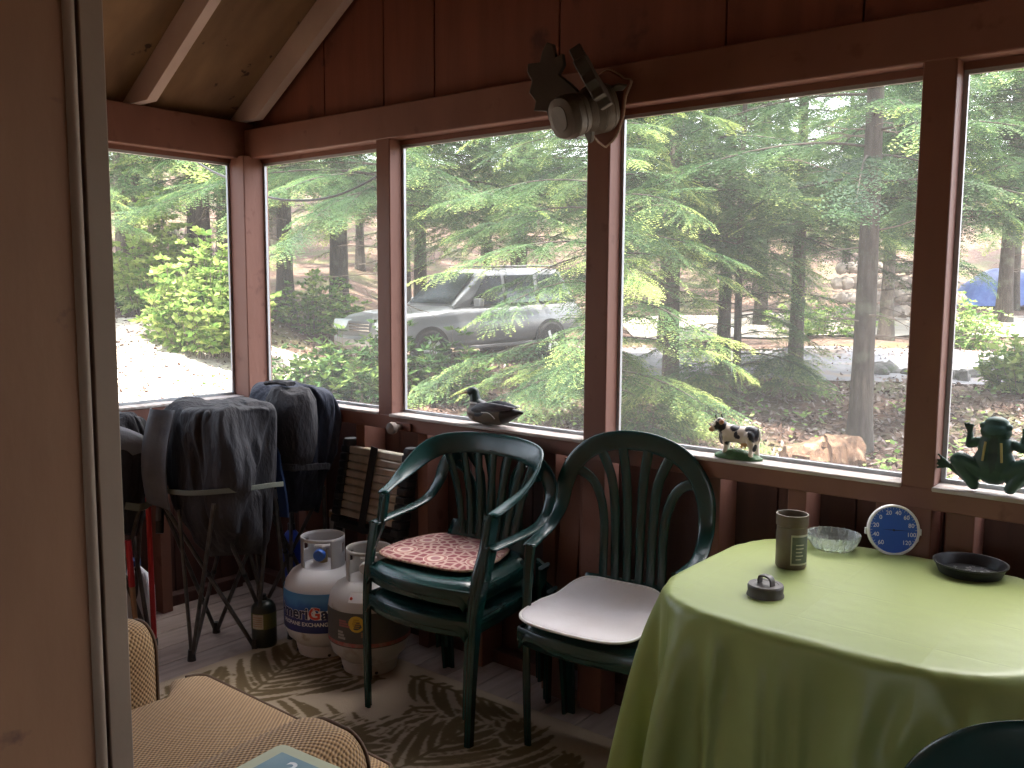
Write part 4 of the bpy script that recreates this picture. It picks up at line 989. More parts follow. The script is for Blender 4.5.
bent(t, 'red_band', M('red_label_band', (.34, .05, .04), .5, col2=(.30, .15, .13), nscale=50), RT_, V2 - 1.45, V2 + 1.6, .139, .153, off=.002, n=60)
def patch(t, name, R, ac, z, rx, rz_, mat, off=.0025, n=24):
    mb = MB(); ring = [((R + off) * math.cos(ac + rx * math.cos(2 * PI * k / n) / R), (R + off) * math.sin(ac + rx * math.cos(2 * PI * k / n) / R), z + rz_ * math.sin(2 * PI * k / n)) for k in range(n)]
    mb.add(ring, [tuple(range(n))]); return mb.build(name, mat, t, flat=True)
m_yel = M('yellow_sticker', (.62, .42, .04), .5); m_yd = M('yellow_sticker_print', (.42, .24, .02), .5)
patch(t, 'yellow_sticker', RT_, V2 - .31, .228, .031, .031, m_yel)
mb = MB(); rr = random.Random(8)
for i in range(5):
    wd_ = .016 - .003 * abs(i - 2); z = .213 + i * .0075
    mb.grid(lambda u, v: ((RT_ + .0032) * math.cos(V2 - .31 + wd_ * (2 * u - 1) / RT_), (RT_ + .0032) * math.sin(V2 - .31 + wd_ * (2 * u - 1) / RT_), z + .0042 * v), 6, 2)
mb.build('sticker_print', m_yd, t, flat=True)
for z, c, x0, wd_, h in ((.222, M('faded_red_print', (.30, .10, .09), .6), -.78, .30, .024), (.186, m_tan, -.20, .16, .018), (.176, M('grey_print', (.3, .29, .27), .6), -.82, .22, .030)):
    mb = MB()
    for j in range(3):
        zz = z + (j - 1) * h * .38
        mb.grid(lambda u, v: ((RT_ + .0026) * math.cos(V2 + x0 + wd_ * u * (1 - .15 * j)), (RT_ + .0026) * math.sin(V2 + x0 + wd_ * u * (1 - .15 * j)), zz + h * .3 * v), 8, 2)
    mb.build('label_print', c, t, flat=True)
mb = MB(); mb.grid(lambda u, v: ((.128 + .02 * (1 - v)) * math.cos(V2 - .55 + .42 * u), (.128 + .02 * (1 - v)) * math.sin(V2 - .55 + .42 * u), .303 + .032 * v + .002), 8, 3); mb.build('paper_tag', m_lw, t)
mb = MB(); mb.ball((.1415 * math.cos(V2 - .48), .1415 * math.sin(V2 - .48), .319), (.006, .006, .006), n=6); mb.build('tag_mark', m_lr, t)
# small camping cylinder
t = thing('fuel_canister', 'small dark green fuel canister by the foot of the camp chairs', 'canister', (.595, -.375, 0))
m_cyl = M('dark_green_enamel', (.018, .026, .02), .35); m_pl = M('canister_paper', (.46, .43, .36), .6, col2=(.36, .33, .27), nscale=40); m_ol = M('olive_label', (.10, .11, .03), .5)
mb = MB(); mb.lathe([(0, 0), (.044, 0), (.049, .006), (.050, .02), (.050, .15), (.046, .172), (.034, .188), (.018, .196), (0, .197)], 40); mb.build('body', m_cyl, t)
mb = MB(); mb.lathe([(.016, .19), (.016, .205), (.011, .207), (.011, .218), (0, .219)], 20); mb.build('valve', m_blk, t)
VC = math.atan2(-2.49 + .37, 3.6 - .6)
bent(t, 'olive_label', m_ol, .050, VC - 1.4, VC + 1.4, .085, .150, off=.0006, n=24); bent(t, 'paper_label', m_pl, .050, VC - 1.0, VC - .05, .088, .147, off=.0012, n=16)
mb = MB()
for i in range(5):
    z = .098 + i * .009; mb.grid(lambda u, v: (.0518 * math.cos(VC - .92 + .75 * u), .0518 * math.sin(VC - .92 + .75 * u), z + .0025 * v), 6, 2)
mb.build('label_print', m_tan, t, flat=True)

# ------------------------------------------------------------------ folded telescopic ladder, strap, peg, cup, board, tube
m_alu = M('ladder_aluminium', (.74, .67, .56), .35, metal=.45, col2=(.60, .50, .38), nscale=6, stretch=(3, 1, 1)); m_rail = M('ladder_black_plastic', (.02, .02, .022), .5)
t = thing('folding_ladder', 'collapsed telescopic aluminium ladder leaning below the front window', 'ladder', (.855, .0, 0))
def lp(x, z): return Vector((x - .035 * (1 - z / .78) * 2.2, .03 - .10 * (1 - z / .78), z))
for i in range(9):
    z = .770 - i * .0335
    mb = MB(); a, b_ = lp(-.165, z), lp(.165, z); mb.box((a + b_) / 2, (.33, .045 if i else .05, .030), rotm(-.10, 0, 0)); mb.build('rung', m_alu, t, bevel=.006)
for s in (-1, 1):
    mb = MB()
    for i in range(10):
        z = .770 - i * .0335; c = lp(s * .185, z); mb.box(c, (.05, .062, .031), rotm(-.10, 0, 0))
    mb.build('rail_collar', m_rail, t, bevel=.006)
    mb = MB(); mb.tube([lp(s * .185, .47), lp(s * .185, .0)], .021, 16); mb.build('side_rail', m_rail, t)
    mb = MB(); mb.lathe([(0, .0), (.033, 0), (.033, .02), (.026, .03), (0, .03)], 20, lp(s * .185, .785)); mb.build('end_cap', m_rail, t)
mb = MB(); c = lp(0, .45); mb.box(c, (.36, .05, .03), rotm(-.1, 0, 0)); mb.build('bottom_bar', m_rail, t, bevel=.004); mb = MB(); mb.box(lp(0, .06), (.36, .045, .03)); mb.build('bottom_bar', m_rail, t, bevel=.004)
mb = MB(); p = [lp(-.005, .80) + Vector((0, -.030, 0)), lp(-.008, .65) + Vector((0, -.031, 0)), lp(-.010, .44) + Vector((0, -.031, 0))]; mb.ribbon(p, [(1, 0, 0)] * 3, .042, .005); mb.build('strap', m_rail, t)
m_peg = M('grey_wood_peg', (.17, .135, .11), .7, col2=(.12, .09, .07), nscale=20)
t = thing('wall_peg', 'round wooden peg knob on the sill rail above the ladder', 'peg', (1.035, -.001, .905))
mb = MB(); mb.box((.0, -.006, 0), (.085, .012, .034)); mb.build('backplate', m_red, t, bevel=.003)
mb = MB(); mb.lathe([(0, .0), (.011, .0), (.011, .026), (.022, .034), (.025, .046), (.022, .058), (.012, .064), (0, .065)], 24, (-.012, -.012, 0), rotm(PI / 2, 0, 0)); mb.build('knob', m_peg, t)
t = thing('cardboard_tube', 'pale cardboard tube standing upright left of the ladder', 'tube', (.545, .055, 0))
mb = MB(); mb.lathe([(0, .0), (.031, 0), (.034, .47), (.030, .472), (.029, .44), (0, .43)], 28); mb.build('body', M('pale_card', (.45, .41, .38), .75, col2=(.36, .31, .28), nscale=20), t)
mb = MB(); mb.lathe([(.0335, .445), (.0355, .447), (.0355, .474), (.031, .476)], 28); mb.build('rim', m_tan, t)
t = thing('leaning_board', 'short red-brown board leaning on the wall behind the white cushion chair', 'board', (1.775, -.005, 0))
mb = MB(); mb.box((.03, .055, .43), (.085, .03, .87), rotm(-.055, .03, 0)); mb.build('plank', m_red, t, bevel=.003)
t = thing('paper_roll', 'pale grey roll lying on the dark floor under the white cushion chair', 'roll', (1.80, .12, .030), math.radians(-22))
mb = MB(); mb.lathe([(.012, -.085), (.029, -.085), (.029, .085), (.012, .085), (.012, -.085)], 24, R=rotm(0, PI / 2, 0)); mb.build('roll', M('pale_grey_paper', (.40, .39, .44), .7), t)
# ------------------------------------------------------------------ tweed armchair
m_tweed = bpy.data.materials.new('brown_tweed_weave'); m_tweed.use_nodes = True
nt = m_tweed.node_tree; N = nt.nodes; L = nt.links; b = N['Principled BSDF']; b.inputs['Roughness'].default_value = .9; b.inputs['Specular IOR Level'].default_value = .2; b.inputs['Sheen Weight'].default_value = .15
uv = N.new('ShaderNodeAttribute'); uv.attribute_name = 'weave'
sp = N.new('ShaderNodeSeparateXYZ'); L.new(uv.outputs['Vector'], sp.inputs[0])
def sine(sock, f, ph=0.):
    m = N.new('ShaderNodeMath'); m.operation = 'MULTIPLY_ADD'; m.inputs[1].default_value = f; m.inputs[2].default_value = ph; L.new(sock, m.inputs[0])
    s = N.new('ShaderNodeMath'); s.operation = 'SINE'; L.new(m.outputs[0], s.inputs[0]); return s.outputs[0]
PW = 2 * PI / .0105
s1, s2 = sine(sp.outputs['X'], PW), sine(sp.outputs['Y'], PW * .78)
mu = N.new('ShaderNodeMath'); mu.operation = 'MULTIPLY'; L.new(s1, mu.inputs[0]); L.new(s2, mu.inputs[1])
nz = N.new('ShaderNodeTexNoise'); nz.inputs['Scale'].default_value = 300; L.new(uv.outputs['Vector'], nz.inputs[0])
ad = N.new('ShaderNodeMath'); ad.operation = 'MULTIPLY_ADD'; ad.inputs[1].default_value = .6; L.new(nz.outputs[0], ad.inputs[0]); L.new(mu.outputs[0], ad.inputs[2])
cr = N.new('ShaderNodeValToRGB'); e = cr.color_ramp.elements; e[0].position = .12; e[0].color = (.10, .055, .024, 1); e[1].position = .75; e[1].color = (.40, .25, .12, 1)
x = e.new(.4); x.color = (.25, .145, .065, 1)
mr = N.new('ShaderNodeMapRange'); mr.inputs[1].default_value = -.7; mr.inputs[2].default_value = 1.3; L.new(ad.outputs[0], mr.inputs[0]); L.new(mr.outputs[0], cr.inputs[0]); L.new(cr.outputs[0], b.inputs['Base Color'])
bp = N.new('ShaderNodeBump'); bp.inputs['Strength'].default_value = .6; bp.inputs['Distance'].default_value = .002; L.new(ad.outputs[0], bp.inputs['Height']); L.new(bp.outputs[0], b.inputs['Normal'])
m_welt = M('dark_brown_welt', (.085, .045, .022), .85)
def pillow_box(x0, x1, y0, y1, z0, z1, rnd, n=7, bulge=(0, 0, 0), shape=None):
    """rounded upholstered block (superellipsoid-like) with the weave mapped in metres by dominant side."""
    mb = MB(); N_ = 26
    c = Vector(((x0 + x1) / 2, (y0 + y1) / 2, (z0 + z1) / 2)); h = Vector(((x1 - x0) / 2, (y1 - y0) / 2, (z1 - z0) / 2))
    def wrap(p):
        q = Vector(p)
        inner = Vector([max(-h[i] + rnd, min(h[i] - rnd, q[i])) for i in range(3)])
        d = q - inner
        r = inner + (d.normalized() * rnd if d.length > 1e-9 else d)
        for i in range(3):
            j, k_ = (i + 1) % 3, (i + 2) % 3
            r[i] += math.copysign(1, r[i]) * bulge[i] * (1 - (q[j] / h[j]) ** 2) * (1 - (q[k_] / h[k_]) ** 2) * (abs(r[i]) / h[i])
        r = c + r
        return shape(r) if shape else r
    for ax in range(3):
        for s in (-1, 1):
            j, k_ = (ax + 1) % 3, (ax + 2) % 3
            def fn(u, v):
                p = [0, 0, 0]; p[ax] = s * h[ax]
                # cluster samples near the rounded edges
                f = lambda w: math.sin((w - .5) * PI) * .5 + .5
                p[j] = (f(u) * 2 - 1) * h[j]; p[k_] = (f(v) * 2 - 1) * h[k_]
                return wrap(p)
            mb.grid(fn, N_, N_)
    return mb
def weave(o):
    me = o.data; me.update(); n = len(me.vertices); co = np.empty(n * 3, np.float32); me.vertices.foreach_get('co', co); co = co.reshape(-1, 3)
    no = np.empty(n * 3, np.float32); me.vertices.foreach_get('normal', no); no = np.abs(no.reshape(-1, 3))
    uv = np.zeros((n, 3), np.float32); uv[:, 0] = co[:, 0]; uv[:, 1] = co[:, 1] - co[:, 2]
    sx = (no[:, 0] > no[:, 1]) & (no[:, 0] > no[:, 2]); uv[sx, 0] = co[sx, 1]; uv[sx, 1] = co[sx, 2]
    a = me.attributes.new('weave', 'FLOAT_VECTOR', 'POINT'); a.data.foreach_set('vector', uv.ravel()); return o
def weld(o):
    import bmesh
    bm = bmesh.new(); bm.from_mesh(o.data); bmesh.ops.remove_doubles(bm, verts=bm.verts, dist=1e-5); bmesh.ops.recalc_face_normals(bm, faces=bm.faces); bm.to_mesh(o.data); bm.free(); return o
t = thing('tweed_armchair', 'brown tweed armchair in the foreground beside the doorway', 'armchair', (1.88, -1.62, 0))
def part(name, mb, mat=m_tweed): return weave(weld(mb.build(name, mat, t, sharp=0)))
def curve_down(r):   # front of the T cushion rolls over
    f = max(0, (r.y - .10) / .34); return Vector((r.x, r.y, r.z - .035 * f * f))
def tshape(r):
    r = curve_down(r)
    if r.y > .26: r.x *= 1 + .36 * min(1, (r.y - .26) / .06)
    return r
part('seat_cushion', pillow_box(-.295, .295, -.345, .43, .27, .46, .045, bulge=(0, 0, .02), shape=tshape))
def rim_path(x0, x1, y0, y1, z0, z1, rnd, axis, shape=None, start=None):
    """points just proud of the rounded edge around the +axis face."""
    c = Vector(((x0 + x1) / 2, (y0 + y1) / 2, (z0 + z1) / 2)); h = Vector(((x1 - x0) / 2, (y1 - y0) / 2, (z1 - z0) / 2)); out = []
    i, j = ((0, 1), (0, 2))[axis == 1]
    def pt(a, b, ca, sa):
        p = Vector((0, 0, 0)); d = Vector((0, 0, 0)); k = 2 if axis == 2 else 1
        p[i], p[j], p[k] = a, b, h[k] - rnd; d[i], d[j], d[k] = (ca * .75, sa * .75, .66) if axis == 1 else (ca * .48, sa * .48, .88)
        r = c + p + d * (rnd * 1.035); out.append(shape(r) if shape else r)
    A, B = h[i] - rnd, h[j] - rnd; lo = -h[j] + start
    for q in np.linspace(lo, B, 10): pt(-A, q, -1, 0)
    for q in np.linspace(PI, PI / 2, 8)[1:]: pt(-A, B, math.cos(q), math.sin(q))
    for q in np.linspace(-A, A, 24)[1:]: pt(q, B, 0, 1)
    for q in np.linspace(PI / 2, 0, 8)[1:]: pt(A, B, math.cos(q), math.sin(q))
    for q in np.linspace(B, lo, 10)[1:]: pt(A, q, 1, 0)
    return out
mb = MB(); mb.tube(rim_path(-.295, .295, -.345, .43, .27, .46, .045, 2, tshape, .70), .0048, 8); mb.build('cushion_welt', m_welt, t, sharp=0)
for s, xa, fr, hw_, zt_ in ((-1, -.335, .245, .085, .655), (1, .385, .26, .11, .615)):
    part('arm', pillow_box(xa - hw_, xa + hw_, -.345, fr, .10, zt_, .08))
    mb = MB(); mb.tube(rim_path(xa - hw_, xa + hw_, -.345, fr, .10, zt_, .08, 1, None, .16), .0042, 8); mb.build('arm_welt', m_welt, t, sharp=0)
part('backrest', pillow_box(-.30, .30, -.345, -.19, .30, .92, .075))
part('seat_base', pillow_box(-.40, .40, -.345, .23, .08, .275, .03))
m_wleg = M('dark_wood_leg', (.06, .03, .015), .5)
for sx in (-.33, .33):
    for sy in (-.30, .18):
        mb = MB(); mb.tube([(sx, sy, .10), (sx, sy, 0)], [.028, .02], 12); mb.build('leg', m_wleg, t)
# booklet box on the arm
m_bookc = M('pale_green_card', (.52, .54, .38), .5, col2=(.48, .49, .34), nscale=4); m_bookb = M('blue_picture_panel', (.16, .27, .33), .5, col2=(.22, .33, .38), nscale=9); m_pages = M('paper_edge', (.6, .56, .46), .8)
t = thing('booklet', 'pale green booklet with a blue panel lying on the armchair arm', 'booklet', (2.452, -1.640, .632), math.radians(5))
mb = MB(); o_ = [(x, y) for x, y in sq2] if False else None
def rrect(hx, hy, r, n=6):
    out = []
    for cx, cy, a0 in ((hx - r, hy - r, 0), (-hx + r, hy - r, PI / 2), (-hx + r, -hy + r, PI), (hx - r, -hy + r, 1.5 * PI)):
        out += [(cx + r * math.cos(a0 + PI / 2 * k / n), cy + r * math.sin(a0 + PI / 2 * k / n)) for k in range(n + 1)]
    return out
mb.prism(rrect(.118, .088, .014), 0, .016); mb.build('pages', m_pages, t, bevel=.001)
mb = MB(); mb.prism(rrect(.12, .09, .015), .016, .019); mb.build('cover', m_bookc, t, bevel=.001)
mb = MB(); mb.prism(rrect(.095, .068, .002), .019, .0195); mb.build('picture_panel', m_bookb, t)
mb = MB(); vs, fs = text_geo('2', .05, .001); mb.add([(-.045 + q[0], .035 + q[1], .0203) for q in vs], fs); mb.build('lettering', m_lw, t, flat=True)

# ------------------------------------------------------------------ rug with fern fronds
RX0, RX1, RY0, RY1 = .60, 3.10, -1.9, -.12
def rug():
    dx = .0065; nx, ny = int((RX1 - RX0) / dx), int((RY1 - RY0) / dx)
    xs = np.linspace(RX0, RX1, nx); ys = np.linspace(RY0, RY1, ny); X, Y = np.meshgrid(xs, ys, indexing='ij')
    mask = np.zeros((nx, ny), bool); env = np.zeros((nx, ny), bool); own = [mask, env]; rng = np.random.RandomState(12)
    def seg(p0, p1, w0, w1):
        (x0, y0), (x1, y1) = p0, p1; m = max(w0, w1) + .02
        i0, i1 = np.searchsorted(xs, [min(x0, x1) - m, max(x0, x1) + m]); j0, j1 = np.searchsorted(ys, [min(y0, y1) - m, max(y0, y1) + m])
        if i1 <= i0 or j1 <= j0: return
        sx, sy = X[i0:i1, j0:j1], Y[i0:i1, j0:j1]; dx_, dy_ = x1 - x0, y1 - y0; l2 = dx_ * dx_ + dy_ * dy_ + 1e-12
        t = np.clip(((sx - x0) * dx_ + (sy - y0) * dy_) / l2, 0, 1)
        d = np.hypot(sx - x0 - t * dx_, sy - y0 - t * dy_); own[0][i0:i1, j0:j1] |= d < (w0 + (w1 - w0) * t); own[1][i0:i1, j0:j1] |= d < (w0 + (w1 - w0) * t + .009)
    def frond(x, y, ang, L_, curl, ll, side_curve=.6, gap=.050):
        nonlocal mask, env
        own[0] = np.zeros((nx, ny), bool); own[1] = np.zeros((nx, ny), bool)
        n = int(L_ / .02); pts = []; a = ang
        for i in range(n + 1):
            pts.append((x, y, a)); a += curl * .02 / L_; x += .02 * math.cos(a); y += .02 * math.sin(a)
        for p, q in zip(pts[:-1], pts[1:]): seg(p[:2], q[:2], .006, .006)
        s = .03
        while s < L_ - .02:
            i = int(s / .02); px, py, pa = pts[i]; f = s / L_
            l = ll * (math.sin(PI * min(1, f * .92 + .14)) ** .6) * (.85 + .3 * rng.rand())
            for sd in (-1, 1):
                a = pa + sd * (1.05 - .45 * f + .1 * rng.randn() * .5); qx, qy = px, py; K = 7
                for k in range(K):
                    a2 = a - sd * side_curve * (k / K) * .9 ; nx_, ny_ = qx + l / K * math.cos(a2), qy + l / K * math.sin(a2)
                    w = .0135 * math.sin(PI * (.12 + .86 * k / K)) ** .8; w2 = .0135 * max(0, math.sin(PI * (.12 + .86 * (k + 1) / K))) ** .8
                    seg((qx, qy), (nx_, ny_), w, w2); qx, qy = nx_, ny_
            s += gap * (.9 + .2 * rng.rand())
        mask |= own[0] & ~env; env |= own[1]
    frond(.95, -.78, 1.75, .62, .5, .36)
    frond(1.15, -1.5, 1.35, 1.0, -.35, .40)
    frond(1.62, -1.15, 1.25, .85, .45, .34)
    frond(1.98, -.95, 1.5, .78, .6, .30)
    frond(2.15, -1.75, 1.9, .9, -.5, .38)
    frond(2.55, -1.3, 1.2, 1.0, .5, .36)
    frond(1.40, -.75, .9, .5, -.5, .26)
    frond(.75, -1.6, 1.3, .8, .4, .3)
    frond(2.9, -1.7, 1.6, 1.2, .4, .3)
    for i in range(46): frond(RX0 + .1 + 2.3 * rng.rand(), RY0 + 1.7 * rng.rand(), rng.rand() * 6.28, .35 + .35 * rng.rand(), rng.randn() * .5, .2 + .12 * rng.rand())
    bd = (X < RX0 + .05) | (X > RX1 - .05) | (Y > RY1 - .05) | (Y < RY0 + .05); mask &= ~bd
    Z = .007 + .0012 * rng.rand(nx, ny)
    Z[0] = Z[-1] = 0.001; Z[:, 0] = Z[:, -1] = .001
    V = np.stack([X, Y, Z], -1).reshape(-1, 3)
    I = np.arange(nx * ny).reshape(nx, ny); Q = np.stack([I[:-1, :-1], I[1:, :-1], I[1:, 1:], I[:-1, 1:]], -1).reshape(-1, 4)
    n = mask.astype(float); n[1:-1, 1:-1] = (n[1:-1, 1:-1] * 2 + n[:-2, 1:-1] + n[2:, 1:-1] + n[1:-1, :-2] + n[1:-1, 2:]) / 6
    return V, Q, np.clip(n + .10 * (rng.rand(nx, ny) - .5), 0, 1).ravel()
m_rug = attr_mat('fern_rug', .95, ramp=[(.0, (.34, .27, .20)), (.25, (.31, .245, .175)), (.65, (.135, .098, .052)), (1., (.115, .082, .042))], spec=.1, bump=.3, bscale=300)
V, Q, A = rug()
o = fast_mesh('fern_rug', V, Q, m_rug, attr=A)
tag(o, 'beige floor rug with dark olive fern fronds under the chairs', 'rug')
# ------------------------------------------------------------------ outdoors: u to the right, v away from the porch corner doorway (rotated metres)
AU = Vector((.7767, .6299, 0)); AV = Vector((-.6299, .7767, 0)); O0 = Vector((3.604, -2.493, 0))
def W(u, v, z=0): return O0 + AU * u + AV * v + Vector((0, 0, z))
GV = [-40, 4, 7, 9.5, 13, 16.5, 19, 22, 26, 32, 42, 60, 110]; GZ = [-.40, -.38, -.34, -.26, -.13, -.01, .12, .22, .45, 1.0, 2.6, 6.5, 15.]
def gz_np(u, v):
    z = np.interp(v, GV, GZ)
    return z + .05 * np.sin(u * .9 + 1) * np.sin(v * .7) + .03 * np.sin(u * 2.1 + v * 1.3) + .42 * np.clip((-u - 3.5) / 1.5, 0, 1.6) * np.clip((v - 10) / 4, 0, 1.3)
def gz(u, v): return float(gz_np(np.array(u), np.array(v)))
m_litter = bpy.data.materials.new('leaf_litter_ground'); m_litter.use_nodes = True
nt = m_litter.node_tree; N = nt.nodes; L = nt.links; b = N['Principled BSDF']; b.inputs['Roughness'].default_value = .9; b.inputs['Specular IOR Level'].default_value = .2
tc = N.new('ShaderNodeTexCoord')
def ramp(sock, st):
    cr = N.new('ShaderNodeValToRGB'); e = cr.color_ramp.elements
    e[0].position, e[0].color = st[0][0], (*st[0][1], 1); e[1].position, e[1].color = st[-1][0], (*st[-1][1], 1)
    for p, c in st[1:-1]:
        q = e.new(p); q.color = (*c, 1)
    L.new(sock, cr.inputs[0]); return cr.outputs[0]
v1 = N.new('ShaderNodeTexVoronoi'); v1.inputs['Scale'].default_value = 14; L.new(tc.outputs['Object'], v1.inputs[0])
c1 = ramp(v1.outputs['Color'], [(.1, (.085, .045, .032)), (.4, (.16, .098, .072)), (.6, (.11, .072, .056)), (.9, (.22, .155, .125))])
nz = N.new('ShaderNodeTexNoise'); nz.inputs['Scale'].default_value = .55; nz.inputs['Detail'].default_value = 6; L.new(tc.outputs['Object'], nz.inputs[0])
f = N.new('ShaderNodeMapRange'); f.inputs[1].default_value = .5; f.inputs[2].default_value = .62; L.new(nz.outputs[0], f.inputs[0])
nz2 = N.new('ShaderNodeTexNoise'); nz2.inputs['Scale'].default_value = 25; L.new(tc.outputs['Object'], nz2.inputs[0])
c2 = ramp(nz2.outputs[0], [(.3, (.06, .09, .03)), (.7, (.13, .16, .06))])
mx = N.new('ShaderNodeMix'); mx.data_type = 'RGBA'; L.new(f.outputs[0], mx.inputs[0]); L.new(c1, mx.inputs[6]); L.new(c2, mx.inputs[7]); 
mf = N.new('ShaderNodeMath'); mf.operation = 'MULTIPLY'; mf.inputs[1].default_value = .55; L.new(f.outputs[0], mf.inputs[0]); L.new(mf.outputs[0], mx.inputs[0])
L.new(mx.outputs[2], b.inputs['Base Color'])
bp = N.new('ShaderNodeBump'); bp.inputs['Strength'].default_value = .8; bp.inputs['Distance'].default_value = .04; L.new(v1.outputs['Distance'], bp.inputs['Height']); L.new(bp.outputs[0], b.inputs['Normal'])
us = np.concatenate([np.linspace(-60, -14, 24), np.linspace(-13, 16, 90), np.linspace(17, 70, 26)]); vs_ = np.concatenate([np.linspace(-30, 2, 12), np.linspace(2.8, 30, 90), np.linspace(31, 110, 40)])
U, Vv = np.meshgrid(us, vs_, indexing='ij'); Zz = gz_np(U, Vv)
A3 = np.array(AU); B3 = np.array(AV); PP = np.array(O0) + U[..., None] * A3 + Vv[..., None] * B3; PP[..., 2] = Zz
inside = (PP[..., 0] > -.6) & (PP[..., 0] < 6.0) & (PP[..., 1] < .45) ; PP[..., 2][inside] = np.minimum(PP[..., 2][inside], -.42)
I = np.arange(U.size).reshape(U.shape); Q = np.stack([I[:-1, :-1], I[1:, :-1], I[1:, 1:], I[:-1, 1:]], -1).reshape(-1, 4)
g = fast_mesh('ground', PP.reshape(-1, 3), Q, m_litter, smooth=True); g['kind'] = 'structure'
# asphalt drive crossing behind the trees
m_asph = M('grey_asphalt', (.30, .29, .31), .85, col2=(.22, .215, .235), nscale=2, bump=.3, bscale=60, col3=(.36, .27, .21), n3=1.2, c3=(.55, .7))
mb = MB(); 
def road(u, v): 
    uu = 2.3 + 32 * u; base = 17.6 + .02 * (uu + 2) ** 2 * .12 - .18 * uu * .35
    vv = base + (v - .5) * (5.2); z = gz(uu, vv) * .6 + gz(uu, base) * .4 + .05 - .05 * abs(2 * v - 1) ** 4 * 1.6
    return W(uu, vv, max(z, gz(uu, vv) + (.015 if .03 < v < .97 else -.05)))
mb.grid(road, 121, 15); o = mb.build('drive', m_asph); tag(o, kind='structure')
m_dirt = M('pale_dirt_drive', (.50, .44, .38), .9, col2=(.40, .34, .28), nscale=2, bump=.3, bscale=30)
mb = MB()
mb.grid(lambda u, v: W(3 + 26 * u, 21.5 + 5.5 * v + 1.2 * math.sin(5 * u), gz(3 + 26 * u, 21.5 + 5.5 * v + 1.2 * math.sin(5 * u)) + .04), 60, 14); o = mb.build('path', m_dirt); tag(o, kind='structure')

m_pale = M('painted_sunlit_ground', (.72, .62, .52), .9, col2=(.50, .38, .29), nscale=7, ncon=(.5, .75), bump=.6, bscale=25, col3=(.22, .11, .07), n3=16, c3=(.64, .70))  # sunlight put into the ground colour as a pale tone; specks are leaves
mb = MB(); mb.grid(lambda u, v: W(-3.2 - 10 * u + .1 * v * math.sin(9 * v), 6.8 + 9.4 * v + .5 * math.sin(7 * u), gz(-3.2 - 10 * u + .1 * v * math.sin(9 * v), 6.8 + 9.4 * v + .5 * math.sin(7 * u)) + .025), 60, 50); o = mb.build('path', m_pale); tag(o, kind='structure')  # patch added over the litter to carry the painted sunlight, no real path
# ---- foliage
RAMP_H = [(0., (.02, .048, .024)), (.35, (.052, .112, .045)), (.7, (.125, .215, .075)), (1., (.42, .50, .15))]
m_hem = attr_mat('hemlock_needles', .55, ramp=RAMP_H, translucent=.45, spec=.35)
m_broad = attr_mat('broad_leaves', .45, ramp=[(0, (.05, .125, .03)), (.5, (.16, .29, .065)), (1., (.42, .52, .16))], translucent=.42, spec=.4)
m_rhodo = attr_mat('glossy_shrub_leaves', .38, ramp=[(0, (.03, .075, .025)), (.5, (.075, .16, .045)), (1., (.26, .36, .10))], translucent=.25, spec=.5)
m_bark = M('grey_brown_bark', (.072, .058, .047), .9, col2=(.038, .029, .022), nscale=5, stretch=(5, 5, .8), bump=.8, bscale=14, col3=(.12, .125, .09), n3=2.2, c3=(.55, .7))
m_twig = M('dead_twig', (.17, .135, .11), .9)
def spray(rng, L_, leaf=.024, step=.015, wid=.0048, droop=.34, tw=.5):
    """flat feathery spray along +x: (n,4,3) quads and tip factor."""
    P, D, S, T = [], [], [], []
    def axis(p0, ang, l, dr, f0, f1):
        n = max(2, int(l / step)); s = (np.arange(n) + .5) / n
        x = p0[0] + l * s * math.cos(ang); y = p0[1] + l * s * math.sin(ang); z = p0[2] - dr * l * s ** 2
        for sd in (-1, 1):
            a = ang + sd * (1.05 - .35 * s); ll = leaf * (1 - .45 * s) * (.8 + .4 * rng.rand(n))
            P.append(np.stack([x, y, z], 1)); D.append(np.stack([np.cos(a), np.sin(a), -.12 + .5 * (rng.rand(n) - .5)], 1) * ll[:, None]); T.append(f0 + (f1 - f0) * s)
    n = int(L_ / (.048 * max(1, step / .017)))
    axis((0, 0, 0), 0, L_, droop * .8, .35, .95)
    for i in range(n):
        s = (i + .6) / n; l = L_ * tw * (1 - s) ** .75 * (.75 + .4 * rng.rand()) + .035
        for sd in (-1, 1):
            axis((L_ * s, 0, -droop * .8 * L_ * s * s), sd * (.95 - .3 * s + .15 * rng.randn()), l, droop + .15 * rng.rand(), .1 + .4 * s, .55 + .45 * s)
    P = np.concatenate(P); D = np.concatenate(D); T = np.concatenate(T)
    nrm = np.stack([-D[:, 1], D[:, 0], D[:, 2] * 0 + 1e-6], 1); nrm /= np.linalg.norm(nrm, axis=1, keepdims=True); Wd = nrm * (wid * (.8 + .4 * rng.rand(len(P)))[:, None])
    Wd[:, 2] += (rng.rand(len(P)) - .5) * wid * 1.2
    Qd = np.stack([P - Wd * .3, P + D * .5 - Wd, P + D, P + D * .5 + Wd], 1)
    return Qd, T
def frame(d, rng, roll=.35):
    x = np.array(d) / np.linalg.norm(d); up_ = np.array([0, 0, 1.]) + rng.randn(3) * roll * .6; y = np.cross(up_, x); y /= np.linalg.norm(y); z = np.cross(x, y); return np.stack([x, y, z], 1)
